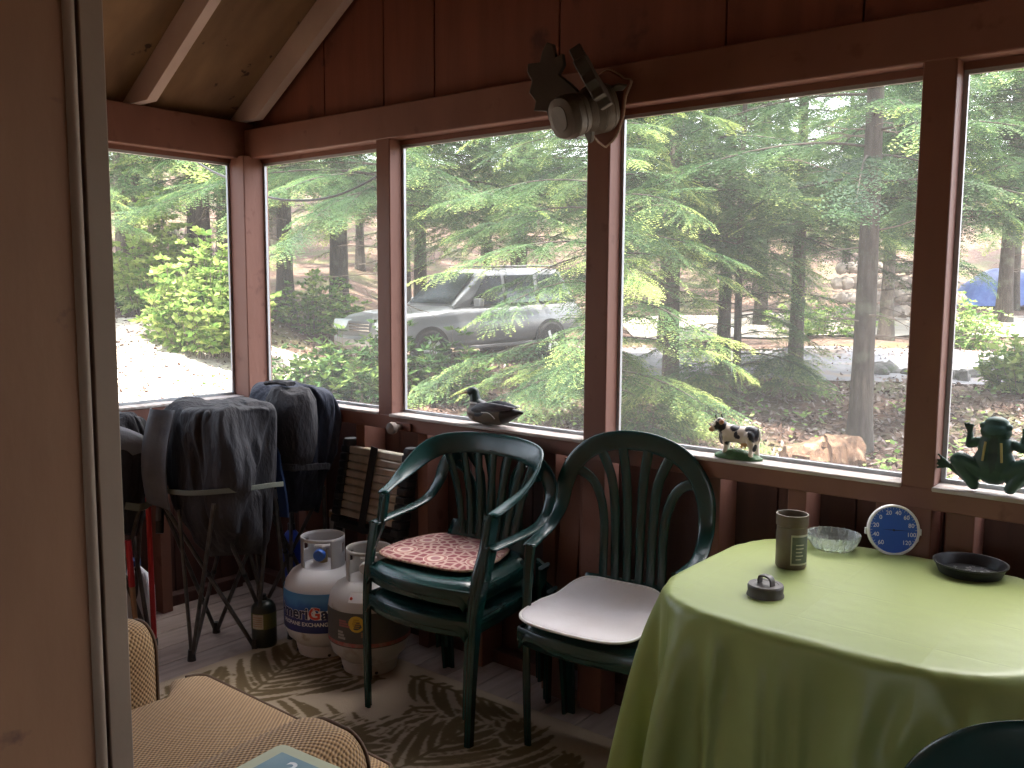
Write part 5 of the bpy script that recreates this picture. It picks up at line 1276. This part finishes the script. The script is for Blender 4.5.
def make_crown(seed, H, hb, Rb, nb, coarse=1., bare=0., dens=1., droop=.35, up0=.1):
    """quads, tints, branch tubes for a conical hemlock crown."""
    rng = np.random.RandomState(seed); LIB = [spray(rng, .44, .025 * coarse, .0155 * coarse, .005 * coarse, .30 + .15 * rng.rand()) for _ in range(7)] 
    Qs, Ts, br = [], [], MB()
    for b_ in range(nb):
        f = (b_ + rng.rand() * .8) / nb; h = hb + (H - hb) * f ** 1.15; Lb = Rb * (1 - f ** 1.3) ** .85 * (.65 + .5 * rng.rand()) + .25
        a = b_ * 2.4 + rng.randn() * .5; d0 = np.array([math.cos(a), math.sin(a), up0 + .2 * f])
        K = 9; s = np.linspace(0, 1, K); pts = np.stack([d0[0] * Lb * s, d0[1] * Lb * s, h + d0[2] * Lb * s - droop * Lb * s ** 2], 1)
        r0 = .005 + .0045 * Lb
        br.tube([tuple(p) for p in pts], list(np.linspace(r0, .002, K)), 5, cap=False)
        nsp = max(3, int(Lb / .125 * dens))
        tb = .15 * rng.randn()
        for i in range(nsp):
            q = .12 + .9 * (i + .5 * rng.rand()) / nsp if bare == 0 else bare + (1.02 - bare) * (i + .5 * rng.rand()) / nsp
            q = min(q, 1); p = np.array([np.interp(q, s, pts[:, k]) for k in range(3)])
            sd = 1 if i % 2 else -1; off = sd * (.95 * (1 - q) + .12) if q < .95 else 0
            ax = np.array([math.cos(a + off), math.sin(a + off), -.10 - .35 * q * droop + .15 * rng.randn()])
            Qd, T = LIB[rng.randint(7)]; sc_ = (.75 + .65 * rng.rand()) * min(1.25, .55 + .35 * Lb) * (1 - .25 * q)
            Fm = frame(ax, rng)
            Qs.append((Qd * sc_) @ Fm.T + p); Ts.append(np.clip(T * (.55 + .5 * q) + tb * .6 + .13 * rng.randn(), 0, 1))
    Qs = np.concatenate(Qs); Ts = np.concatenate(Ts); return Qs, Ts, br
def leafmesh(name, Qs, Ts, mat, parent):
    n = len(Qs); V = Qs.reshape(-1, 3); Q = np.arange(n * 4).reshape(n, 4); T = np.repeat(Ts, 4)
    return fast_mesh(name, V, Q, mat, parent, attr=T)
def trunk_mb(H, r, seed, lean=0.):
    rr = random.Random(seed); pts = []; K = 14
    for i in range(K + 1):
        f = i / K; pts.append((lean * H * f + .03 * math.sin(3 * f + seed) * H * .08, .02 * math.sin(5 * f + 2 * seed) * H * .08, -.25 + (H + .25) * f))
    rs = [r * (1.45 if i == 0 else 1.08 if i == 1 else 1) * (1 - .80 * (i / K)) + .008 for i in range(K + 1)]
    mb = MB(); p = smooth_path(pts, 3); R = [rs[min(i // 3, K)] + (rs[min(i // 3 + 1, K)] - rs[min(i // 3, K)]) * (i % 3) / 3 for i in range(len(p))]
    mb.tube(p, R, 18); return mb
def stubs(seed, z0, z1, n, Lm, r):
    rr = random.Random(seed); mb = MB()
    for i in range(n):
        z = z0 + (z1 - z0) * rr.random(); a = rr.random() * 2 * PI; l = Lm * (.3 + .7 * rr.random()); p = [(0, 0, z)]
        d = Vector((math.cos(a), math.sin(a), -.1 + .3 * rr.random()))
        q = Vector((0, 0, z)); 
        for k in range(5):
            q = q + d * l / 5; d = (d + Vector((rr.uniform(-.25, .25), rr.uniform(-.25, .25), rr.uniform(-.25, .15)))).normalized(); p.append(tuple(q))
            if k in (1, 2, 3):
                e = (d + Vector((rr.uniform(-.8, .8), rr.uniform(-.8, .8), rr.uniform(-.3, .3)))).normalized(); mb.tube([tuple(q), tuple(q + e * l * .18), tuple(q + e * l * .3 + Vector((0, 0, -.03)))], [.004, .003, .0015], 5, cap=False)
        mb.tube(p, [.011, .009, .007, .006, .004, .002], 6, cap=False)
    return mb
PROTO = {}
def proto(key, seed, H, r, hb, Rb, nb, coarse, bare=0., dens=1., sb=None, droop=.35, up0=.1, tint=0.):
    t = thing('hemlock_tree', 'x', 'tree', (0, 0, 0))
    trunk_mb(H, r, seed).build('trunk', m_bark, t, sharp=0)
    Qs, Ts, br = make_crown(seed, H, hb, Rb, nb, coarse, bare, dens, droop, up0)
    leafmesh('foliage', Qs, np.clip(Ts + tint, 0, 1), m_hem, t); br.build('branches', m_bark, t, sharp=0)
    if sb: stubs(seed, *sb).build('dead_twigs', m_twig, t, sharp=0)
    PROTO[key] = t; t['_used'] = 0; return t
def put(key, u, v, label, rz=0., sc=1., group=None):
    p = PROTO[key]; loc = W(u, v, gz(u, v))
    if not p['_used']:
        p['_used'] = 1; t = p; t.location = loc; t.rotation_euler = (0, 0, rz); t.scale = (sc,) * 3
    else: t = copy_thing(p, loc, rz, sc)
    t['label'] = label
    if group: t['group'] = group
    return t
proto('tall', 1, 9.5, .118, 2.9, 2.6, 48, 1.5, .15, .8, (1.2, 3.6, 16, 1.2, .01))
proto('mid', 8, 6.2, .10, 1.75, 2.5, 58, 1.15, .0, .95, (.6, 2.4, 12, .9, .01))
proto('wide', 12, 6.8, .115, 2.7, 3.1, 70, 1.2, .0, .95, (1.0, 3.0, 14, 1.2, .01), .32)
proto('low', 2, 5.6, .085, .70, 1.5, 62, 1.0, 0, 1., (.3, 2.2, 8, .6, .01), tint=.17)
proto('thin', 3, 6.0, .055, .55, 1.75, 46, 1.0, 0, .85, (.3, 2.0, 8, .5, .01), .28, .15)
proto('far', 4, 15., .17, 2.4, 3.3, 72, 2.3, .06, .8, (.8, 3.0, 10, 1.0, .01))
proto('far2', 5, 17., .22, 3.0, 3.7, 72, 2.6, .06, .8, (1.5, 4.5, 10, 1.3, .01))
def P_(px, v): return v * (px - 512) / 900.8
T_ = [
 ('tall', P_(862, 9.4), 9.4, 'bare lower trunk of the tall hemlock rising behind the split stump', .3, .95),
 ('thin', P_(738, 12.6), 12.6, 'slim young hemlock behind the cow figurine with layered green sprays', 1.2, 1.),
 ('low', P_(601, 9.3), 9.3, 'bright hemlock whose sprays hang in front of the parked car', 2.2, 1.05),
 ('tall', P_(724, 15.2), 15.2, 'dark trunked hemlock just behind the slim young hemlock', 2.0, .95),
 ('far', P_(666, 19.8), 19.8, 'hemlock with the short brown trunk seen above the pale road', .4, .85),
 ('far2', P_(341, 21.5), 21.5, 'thick brown trunked hemlock right behind the hood of the car', 1.0, 1.0),
 ('far', P_(286, 21), 21, 'hemlock left of the car, trunk among shrubs', 3.0, 1.05),
 ('far2', P_(420, 24), 24, 'hemlock behind the windshield of the car', 2.1, .8),
 ('far', P_(487, 31), 31, 'far slim hemlock above the roof of the car', 2.6, .8),
 ('far', P_(127, 22), 22, 'hemlock at the left edge of the left window', .9, .95),
 ('far2', P_(141, 27), 27, 'hemlock just right of the one at the left window edge', 5., .7),
 ('far2', P_(200, 17.5), 17.5, 'dark hemlock in the middle of the left window', 4.2, 1.0),
 ('mid', P_(20, 15.0), 15.0, 'leafy hemlock hanging into the left window from outside its left edge', 1.9, 1.1),
 ('wide', P_(262, 17.5), 17.5, 'spreading hemlock seen between the corner post and the car', 4.4, 1.05),
 ('far', P_(520, 22), 23.5, 'hemlock with drooping branches behind the roof of the car', 3.9, .95),
 ('mid', P_(672, 12.5), 12.5, 'lush hemlock filling the left half of the big window', 5.1, 1.15),
 ('mid', P_(795, 15.5), 15.5, 'deep green hemlock between the two right hand trunks', 1.1, 1.25),
 ('wide', P_(392, 13.2), 13.2, 'spreading hemlock whose trunk stands behind the narrow second post', .7, 1.),
 ('wide', P_(601, 14.8), 14.8, 'spreading hemlock behind the middle post and the moose head', 2.9, 1.05),
 ('wide', P_(926, 12.8), 12.8, 'spreading hemlock behind the wide right hand post', 5.6, .95),
 ('wide', P_(1062, 12.5), 12.5, 'shady hemlock hanging over the right edge of the last window', 2.8, 1.12),
 ('far', P_(935, 19.5), 22, 'hemlock across the road behind the right hand post', .9, .9),
 ('far2', P_(1010, 30), 30, 'dim hemlock beyond the bright dirt drive', .5, .9),
]
for a in T_: put(a[0], a[1], a[2], a[3], a[4], a[5])
rr = random.Random(17); gl = 'dense hemlock somewhere in the wooded slope beyond the road'
k_ = 0
for v, us_ in ((27, (-17, -13.5, -7, -3.2, 3.5, 6.5, 11.2, 14.2)), (33, (-20, -15, -10, -5.5, 0, 4.5, 9, 14)), (41, (-24, -17, -11, -6, -1, 4, 9, 15, 21)), (52, (-28, -20, -13, -6, 1, 8, 15, 23))):
    for u in us_:
        put('far' if k_ % 2 else 'far2', u + rr.uniform(-.8, .8), v + rr.uniform(-1.5, 1.5), gl, rr.random() * 6.28, rr.uniform(.85, 1.15), 'hemlocks on the far slope'); k_ += 1

# broadleaf shrubs
def leafquad(p, d, up_, l, w):
    d = d / np.linalg.norm(d); s = np.cross(d, up_); s /= np.linalg.norm(s) + 1e-9
    return [p, p + d * l * .45 + s * w, p + d * l, p + d * l * .45 - s * w]
def shrub(name, label, u, v, H, R_, nst, seed, mat, l=.11, w=.022, whorl=8, tint=.5, cat='shrub'):
    rng = np.random.RandomState(seed); t = thing(name, label, cat, W(u, v, gz(u, v))); Q_, T2 = [], []; br = MB()
    for i in range(nst):
        a = rng.rand() * 6.28; rad = R_ * rng.rand() ** .6; top = np.array([rad * math.cos(a), rad * math.sin(a), H * (1 - .6 * (rad / R_) ** 2) * (.55 + .5 * rng.rand())])
        b0 = top * np.array([.25, .25, 0]); b0 = top * np.array([.6, .6, 0]); mid = (b0 + top) / 2 + np.array([0, 0, .05 * H])
        br.tube([tuple(b0 - np.array([0, 0, .05])), tuple(mid), tuple(top)], [.007, .005, .003], 5, cap=False)
        for lev in range(5):
            f = 1 - lev * .2; c = b0 + (top - b0) * f + .03 * rng.randn(3)
            tb = tint + .22 * rng.randn()
            for k in range(whorl):
                a2 = k * 2.4 + rng.rand(); el = .35 + .5 * rng.randn() * .5 - .2 * lev
                d = np.array([math.cos(a2) * math.cos(el), math.sin(a2) * math.cos(el), math.sin(el)]); ll = l * (.7 + .5 * rng.rand())
                Q_.append(leafquad(c + d * .01, d, np.array([0, 0, 1.]) + .5 * rng.randn(3), ll, w * (.8 + .4 * rng.rand()))); T2.append(np.clip(tb + .12 * rng.randn(), 0, 1))
    leafmesh('foliage', np.array(Q_), np.array(T2), mat, t); br.build('stems', m_twig, t, sharp=0); return t
shrub('rhododendron', 'low rhododendron in front of the car bumper', P_(345, 13), 13, 1.0, 1.0, 60, 1, m_rhodo, .15, .027, 8, .55)
shrub('rhododendron', 'tall stemmed rhododendron in front of the headlight', P_(384, 12.2), 12.2, 1.45, .55, 34, 2, m_rhodo, .15, .026, 8, .5)
shrub('rhododendron', 'rhododendron in front of the car front wheel', P_(448, 12.2), 12.2, .95, .75, 46, 3, m_rhodo, .15, .026, 8, .5)
shrub('rhododendron', 'sparse rhododendron left of the car below the small window', P_(296, 12.6), 12.6, .75, .8, 44, 4, m_rhodo, .15, .028, 8, .65)
shrub('leafy_shrub', 'bright sunlit shrub in the left window', P_(208, 14.5), 14.5, 1.9, 1.05, 190, 5, m_broad, .13, .045, 9, .75)
shrub('leafy_shrub', 'pale green shrub left of the bright shrub', P_(160, 17), 17, 2.3, .95, 130, 6, m_broad, .13, .045, 9, .8)
shrub('leafy_shrub', 'small dark shrub at the foot of the left window trees', P_(135, 18.5), 18.5, 1.0, 1.2, 80, 7, m_broad, .13, .04, 8, .45)
shrub('leafy_shrub', 'yellow green bush by the road right of the last post', P_(968, 20), 20, 1.3, .9, 60, 8, m_broad, .11, .03, 8, .6)
shrub('leafy_shrub', 'green bush under the thick trunk left of the car', P_(318, 19.5), 19.5, 1.4, 1.2, 90, 9, m_broad, .12, .04, 8, .5)
shrub('leafy_shrub', 'low leafy bush at the right frame edge by the rock row', P_(1030, 13.5), 13.5, .95, .7, 60, 10, m_broad, .12, .04, 8, .6)
shrub('leafy_shrub', 'yellow bush beyond the road left of the bare trunk', P_(815, 23), 23, 1.0, 1.5, 70, 12, m_broad, .11, .03, 8, .6)
# low hemlock seedling sprays close to the porch
def seedling(label, u, v, n, L0, seed, h=.3):
    rng = np.random.RandomState(seed); t = thing('hemlock_seedling', label, 'seedling', W(u, v, gz(u, v))); Qs, Ts = [], []; br = MB()
    LIB = [spray(rng, .5) for _ in range(3)]
    br.tube([(0, 0, -.05), (0, 0, h), (.03, 0, h * 2.)], [.014, .01, .004], 6)
    for i in range(n):
        a = i * 2.4 + rng.rand(); z = h * (.4 + 1.5 * i / n); Qd, T = LIB[i % 3]; d = np.array([math.cos(a), math.sin(a), .15 * rng.randn()])
        br.tube([(0, 0, z), tuple(np.array([0, 0, z]) + d * L0 * .5)], [.006, .002], 4)
        for q in (.15, .45, .75):
            p = np.array([0, 0, z]) + d * L0 * .5 * q
            for sd in (-.7, .7): 
                ax = np.array([math.cos(a + sd * (1 - q)), math.sin(a + sd * (1 - q)), -.1 + .15 * rng.randn()]); Qs.append((Qd * L0 * 1.2) @ frame(ax, rng).T + p); Ts.append(np.clip(T + .18 + .1 * rng.randn(), 0, 1))
    leafmesh('foliage', np.concatenate(Qs), np.concatenate(Ts), m_hem, t); br.build('stem', m_twig, t, sharp=0)
seedling('bright hemlock seedling left of the cow figurine', P_(655, 9.6), 9.6, 16, .75, 1, .35)
seedling('hemlock seedling at the foot of the middle post window', P_(560, 10.8), 10.8, 14, .75, 2, .45)
seedling('hemlock seedling below the dark trunk', P_(702, 12.2), 12.2, 12, .7, 3, .3)
seedling('soft hemlock seedling right of the slim young hemlock', P_(785, 13.2), 13.2, 14, .8, 4, .4)
# undergrowth and fallen leaves
rng = np.random.RandomState(9); Q_, T2 = [], []
for i in range(210):
    v = 7.2 + 9.5 * rng.rand() ** 1.2; u = P_(540 + 500 * rng.rand(), v) if rng.rand() < .75 else P_(120 + 400 * rng.rand(), v); c = np.array(W(u, v, gz(u, v)))
    n = rng.randint(4, 10)
    for k in range(n):
        a = rng.rand() * 6.28; st = c + np.array([.12 * rng.randn(), .12 * rng.randn(), .05 + .14 * rng.rand()]); d = np.array([math.cos(a), math.sin(a), .3 * rng.randn()])
        Q_.append(leafquad(st, d, np.array([0, 0, 1.]) + .4 * rng.randn(3), .05 + .06 * rng.rand(), .018 + .014 * rng.rand())); T2.append(np.clip(.6 + .2 * rng.randn(), 0, 1))
o = leafmesh('undergrowth', np.array(Q_), np.array(T2), m_broad, None); tag(o, 'small green plants scattered over the leaf strewn ground', 'undergrowth', kind='stuff')
n = 26000; v = 6.0 + 14 * rng.rand(n) ** 1.3; px = 90 + 960 * rng.rand(n); u = v * (px - 512) / 900.8
P3 = np.array(O0) + u[:, None] * A3 + v[:, None] * B3; P3[:, 2] = gz_np(u, v) + .012 + .02 * rng.rand(n)
ok = ~((P3[:, 1] < .4) & (P3[:, 0] > -.4)); P3 = P3[ok]; n = len(P3)
a = rng.rand(n) * 6.28; d = np.stack([np.cos(a), np.sin(a), .5 * rng.randn(n)], 1); s = np.stack([-np.sin(a), np.cos(a), .5 * rng.randn(n)], 1); l = (.025 + .035 * rng.rand(n))[:, None]
Qd = np.stack([P3 - d * l, P3 + s * l * .5, P3 + d * l, P3 - s * l * .5], 1)
m_fall = attr_mat('fallen_leaves', .6, ramp=[(0, (.08, .04, .028)), (.4, (.16, .095, .07)), (.7, (.22, .155, .125)), (1, (.36, .30, .28))], spec=.4)
o = leafmesh('leaf_litter', Qd, rng.rand(n), m_fall, None); tag(o, 'brown fallen leaves covering the ground', 'leaf litter', kind='stuff')

# stump, rocks
m_rot = M('rotten_wood', (.17, .095, .055), .85, col2=(.075, .04, .024), nscale=9, stretch=(3, 3, .7), bump=1., bscale=22, col3=(.32, .23, .15), n3=8, c3=(.58, .7)); m_endg = M('grey_log_end', (.22, .19, .16), .9, col2=(.14, .115, .095), nscale=14, bump=.4, bscale=40)
su, sv = P_(836, 8.5), 8.5
t = thing('split_stump', 'rotting split stump lying at the foot of the bare trunk', 'stump', W(su, sv, gz(su, sv) - .02), math.radians(39))
def rough(mb_rings, amp, seed):
    rg = random.Random(seed); return [[Vector(p) + Vector((rg.uniform(-amp, amp), rg.uniform(-amp, amp), rg.uniform(-amp, amp))) for p in r] for r in mb_rings]
def logmb(x0, x1, r0, r1, zc0, zc1, y0, seed, n=20):
    rings = []
    for i in range(9):
        f = i / 8; r = r0 + (r1 - r0) * f; rings.append([(x0 + (x1 - x0) * f, y0 + r * 1.05 * math.cos(2 * PI * k / n), zc0 + (zc1 - zc0) * f + r * math.sin(2 * PI * k / n)) for k in range(n)])
    mb = MB(); mb.rings(rough(rings, .018, seed)); return mb
logmb(-.44, .0, .15, .20, .14, .20, .0, 2).build('broken_log', m_rot, t, sharp=25)
logmb(-.08, .24, .21, .205, .20, .21, -.05, 3).build('standing_slab', m_rot, t, sharp=25)
mb = MB(); mb.rings(rough([[(.19 + .02 * i, .0 + .19 * math.cos(2 * PI * k / 18), .20 + .19 * math.sin(2 * PI * k / 18)) for k in range(18)] for i in range(3)], .012, 4)); mb.build('cut_face', m_endg, t, sharp=25)
rg = random.Random(6); mb = MB()
for i in range(9): mb.box((rg.uniform(-.4, .2), rg.uniform(-.25, .1), rg.uniform(.02, .34)), (rg.uniform(.1, .3), .03, .05), rotm(rg.uniform(-.5, .5), rg.uniform(-.6, .6), rg.uniform(-.6, .6)))
mb.build('splinters', m_rot, t, sharp=30)
m_rock = M('mossy_rock', (.115, .11, .105), .9, col2=(.20, .19, .18), nscale=6, bump=.6, bscale=20, col3=(.06, .085, .03), n3=4, c3=(.55, .7)); m_rock2 = M('pale_field_stone', (.42, .36, .32), .9, col2=(.30, .25, .22), nscale=5, bump=.5, bscale=15)
def rock(label, u, v, s, seed, mat, group=None, z=0.):
    rg = np.random.RandomState(seed); mb = MB(); mb.ball((0, 0, 0), (s * (.8 + .5 * rg.rand()), s * (.6 + .3 * rg.rand()), s * (.5 + .3 * rg.rand())), n=8)
    mb.v = [tuple(np.array(p) * (1 + .16 * math.sin(p[0] / s * 3 + seed) * math.cos(p[1] / s * 4 + 2 * seed) + .07 * rg.randn())) for p in mb.v]
    o = mb.build('rock', mat, None, sharp=30); o.location = W(u, v, gz(u, v) + z + s * .25); o.rotation_euler = (0, 0, rg.rand() * 6); tag(o, label, 'rock', group)
rg = random.Random(2)
for i, px in enumerate((872, 884, 897, 912, 950, 962, 973, 985, 996, 1008, 1019)):
    rock('dark mossy rock in the row along the near edge of the road', P_(px, 15.6 + .3 * math.sin(i)), 15.6 + .3 * math.sin(i), .16 + .12 * rg.random(), i + 1, m_rock, 'rocks along the road edge')
k_ = 0
for row in range(4):
    for i in range(13):
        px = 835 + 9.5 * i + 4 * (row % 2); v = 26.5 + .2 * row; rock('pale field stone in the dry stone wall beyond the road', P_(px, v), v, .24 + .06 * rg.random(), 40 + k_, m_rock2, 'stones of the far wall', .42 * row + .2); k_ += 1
m_blue2 = M('blue_tarp', (.12, .20, .50), .5, col2=(.08, .13, .38), nscale=4)
t = thing('tarp_pile', 'blue tarp covered pile beyond the bright drive', 'tarp', W(P_(1003, 31), 31, gz(P_(1003, 31), 31)), .7)
mb = MB(); mb.grid(lambda u, v: ((u - .5) * 3.6, (v - .5) * 2.0, 1.25 * (math.sin(PI * u) ** .4) * (math.sin(PI * v) ** .5) + .08 * math.sin(12 * u) * math.sin(7 * v)), 30, 20); mb.build('tarp', m_blue2, t)
# power cable swinging past the corner
t = MB(); pts = [W(P_(150, 5.2), 5.2, 0) + Vector((0, 0, 1.46 + 5.2 * (290 - 120) / 900)), W(P_(200, 5.0), 5.0, 1.46 + 5.0 * (290 - 168) / 900), W(P_(235, 4.8), 4.8, 1.46 + 4.8 * (290 - 187) / 900), W(P_(270, 4.6), 4.6, 1.46 + 4.6 * (290 - 203) / 900), W(P_(305, 4.5), 4.5, 1.46 + 4.5 * (290 - 206.5) / 900), W(P_(340, 4.4), 4.4, 1.46 + 4.4 * (290 - 201) / 900), W(P_(378, 4.3), 4.3, 1.46 + 4.3 * (290 - 183) / 900), W(P_(400, 4.2), 4.2, 1.46 + 4.2 * (290 - 165) / 900), W(P_(430, 4.1), 4.1, 1.46 + 4.1 * (290 - 120) / 900)]
t.tube(smooth_path(pts, 6), .006, 8); o = t.build('power_cable', M('black_cable', (.015, .015, .016), .5), None, sharp=0); tag(o, 'black cable looping down outside the two left windows', 'cable')
# ------------------------------------------------------------------ parked silver sport utility vehicle
m_car = M('silver_car_paint', (.19, .195, .205), .3, metal=.3, coat=.5); m_cglass = M('dark_car_glass', (.02, .025, .03), .08, spec=.8); m_trim = M('grey_car_trim', (.10, .10, .105), .5); m_tyre = M('tyre_rubber', (.02, .02, .021), .8)
m_alloy = M('alloy_wheel', (.55, .55, .57), .3, metal=.8); m_lamp = M('headlight_lens', (.45, .50, .52), .12, spec=.8); m_amber = M('amber_lens', (.6, .28, .08), .2); m_chrome = M('chrome', (.75, .75, .76), .12, metal=1.)
cu, cvv = -1.50, 16.0                                   # front left wheel on the ground
hd = (AU * -2.35 + AV * -2.05).normalized(); ang = math.atan2(hd.y, hd.x)
# local frame: +x forward, +y to the car's left, origin under the middle of the front axle
lft = Vector((-hd.y, hd.x, 0))
org = W(cu, cvv, 0) - (lft if lft.dot(AV) < 0 else -lft) * .78
vis = 1 if lft.dot(AV) < 0 else -1                      # which side faces the porch
fz = -.045; back = org - hd * 2.9; bz = fz + .09
t = thing('parked_suv', 'silver sport utility vehicle parked among the hemlocks', 'car', (org.x, org.y, fz + .04), ang); t.rotation_euler = (0, math.atan2(bz - fz, 2.9) , ang)
def hull(stations, n=28, p=5.):
    rings = []
    for x, hw, zb, zt, cx in stations:
        ring = []
        for k in range(n):
            a = 2 * PI * k / n; c, s = math.cos(a), math.sin(a)
            y = math.copysign(abs(c) ** (2 / p), c) * hw; z = (zb + zt) / 2 + math.copysign(abs(s) ** (2 / p), s) * (zt - zb) / 2
            if z > (zb + zt) / 2: y *= 1 - cx * ((z - (zb + zt) / 2) / ((zt - zb) / 2)) ** 2
            ring.append((x, y, z))
        rings.append(ring)
    mb = MB(); mb.rings(rings); return mb
hull([(.90, .70, .42, .72, .02), (.86, .82, .34, .86, .03), (.70, .88, .30, .98, .05), (.40, .90, .32, 1.03, .06), (-.30, .905, .32, 1.07, .06), (-.75, .91, .30, 1.10, .06), (-2.0, .91, .30, 1.10, .06), (-3.4, .905, .34, 1.10, .06), (-3.75, .89, .42, 1.08, .06), (-3.86, .84, .5, 1.0, .06)]).build('body', m_car, t, sharp=35)
hull([(-.62, .78, 1.02, 1.10, .05), (-1.30, .74, 1.02, 1.68, .10), (-1.55, .735, 1.02, 1.745, .10), (-2.6, .73, 1.02, 1.76, .10), (-3.4, .72, 1.02, 1.73, .10), (-3.78, .72, 1.02, 1.12, .06)], p=7).build('cabin', m_car, t, sharp=35)
mb = MB(); mb.add([(-.66, -.66, 1.105), (-.66, .66, 1.105), (-1.285, .60, 1.655), (-1.285, -.60, 1.655)], [(0, 1, 2, 3)])
for i in range(4): pass
mb.v = [(x + .03, y, z + .025) for x, y, z in mb.v]; mb.build('windshield', m_cglass, t)
for s in (-1, 1):
    for x0, x1, x2, x3 in ((-.98, -1.80, -1.80, -1.42), (-1.88, -2.62, -2.62, -1.88), (-2.72, -3.45, -3.32, -2.72)):
        mb = MB(); mb.add([(x0, s * .795, 1.10), (x1, s * .795, 1.10), (x2, s * .705, 1.62), (x3, s * .705, 1.62)], [(0, 1, 2, 3)]); mb.v = [(x, y + s * .004, z) for x, y, z in mb.v]; mb.build('side_window', m_cglass, t)
    mb = MB(); mb.box((-1.02, s * 1.0, 1.14), (.10, .20, .16)); o = mb.build('door_mirror', m_car, t, bevel=.03); 
    mb = MB(); mb.box((-1.075, s * 1.0, 1.14), (.012, .16, .12)); mb.build('mirror_glass', m_chrome, o)
    mb = MB(); mb.bb(-2.45, -.52, s * .93 - .05, s * .93 + .05, .30, .36); mb.build('running_board', m_trim, t, bevel=.015)
    mb = MB(); mb.box((.855, s * .60, .80), (.10, .46, .19), rotm(0, -.2, s * -.22)); mb.build('headlight', m_lamp, t, bevel=.03)
    mb = MB(); mb.box((.77, s * .845, .79), (.12, .10, .17), rotm(0, -.15, s * -.5)); mb.build('turn_signal', m_amber, t, bevel=.02)
    for x in (-.06, -2.96):
        q = Vector((x + .06, s * .835, .34)); RW = rotm(PI / 2, 0, 0)
        mb = MB(); mb.lathe([(.20, -.115), (.32, -.115), (.355, -.08), (.36, 0), (.355, .08), (.32, .115), (.20, .115)], 40, q, RW); w = mb.build('wheel', m_tyre, t, sharp=30)
        mb = MB(); mb.lathe([(.235, -.09), (.235, .09), (.20, .10), (.20, -.05)], 36, q, RW)
        for k in range(5):
            a = 2 * PI * k / 5; mb.box(q + Vector((.11 * math.cos(a), s * .085, .11 * math.sin(a))), (.22, .03, .06), rotm(0, -a, 0))
        mb.lathe([(0, -.11), (.06, -.105), (.06, .105), (0, .11)], 20, q, RW); mb.build('rim', m_alloy, w, sharp=30)
        mb = MB(); mb.lathe([(.425, -.06), (.435, .0), (.425, .06), (.39, .0)], 40, q + Vector((0, s * .065, .02)), RW, a0=PI * 1.02, a1=PI * 1.98); mb.build('wheel_arch', m_trim, t)
        mb = MB(); mb.lathe([(0, -.006), (.405, -.006), (.405, .006), (0, .006)], 36, q + Vector((0, s * .074, .015)), RW); mb.build('wheel_well', m_blk, t)
mb = MB(); mb.bb(.86, .905, -.36, .36, .66, .86); g_ = mb.build('grille', m_trim, t, bevel=.02)
mb = MB()
for z in (.70, .755, .81): mb.bb(.90, .915, -.34, .34, z, z + .015)
mb.build('grille_bar', m_chrome, g_)
mb = MB(); mb.bb(.78, .96, -.84, .84, .40, .60); mb.build('front_bumper', m_car, t, bevel=.06, seg=4)
mb = MB()
for s in (-1, 1): mb.tube([(-1.6, s * .62, 1.79), (-3.3, s * .62, 1.78)], .018, 8)
for x in (-1.9, -2.9): mb.tube([(x, -.62, 1.80), (x, .62, 1.80)], .015, 8)
mb.build('roof_rack', m_trim, t)

# ------------------------------------------------------------------ daylight
w = bpy.data.worlds.new('sky'); SC.world = w; w.use_nodes = True; nt = w.node_tree; bg = nt.nodes['Background']
sk = nt.nodes.new('ShaderNodeTexSky'); sk.sky_type = 'NISHITA'; sk.sun_disc = False; sk.sun_elevation = math.radians(56); sk.sun_rotation = 0; sk.air_density = 1.; sk.dust_density = 2.5; sk.ozone_density = 1.
hs = nt.nodes.new('ShaderNodeHueSaturation'); hs.inputs['Saturation'].default_value = .45; nt.links.new(sk.outputs[0], hs.inputs['Color']); nt.links.new(hs.outputs[0], bg.inputs['Color'])
bg.inputs['Strength'].default_value = SKY
sd = bpy.data.lights.new('sun', 'SUN'); sd.energy = SUN; sd.angle = math.radians(.8); sd.color = (1, .95, .86)
so = bpy.data.objects.new('sun', sd); COL.objects.link(so)
sv_ = (AU * -.16 + AV * -.36 + Vector((0, 0, .95))).normalized()
so.rotation_euler = sv_.to_track_quat('Z', 'Y').to_euler(); so.location = (0, 0, 30)
SC.view_settings.view_transform = 'Standard'; SC.view_settings.look = 'None'; SC.view_settings.gamma = 1; SC.view_settings.use_curve_mapping = False
SC.view_settings.exposure = EXPO
SC.cycles.max_bounces = 10; SC.cycles.transparent_max_bounces = 24; SC.cycles.diffuse_bounces = 5; SC.cycles.use_denoising = True; SC.cycles.sample_clamp_indirect = 8
for o in COL.objects:
    if o.get('_used') is not None: del o['_used']
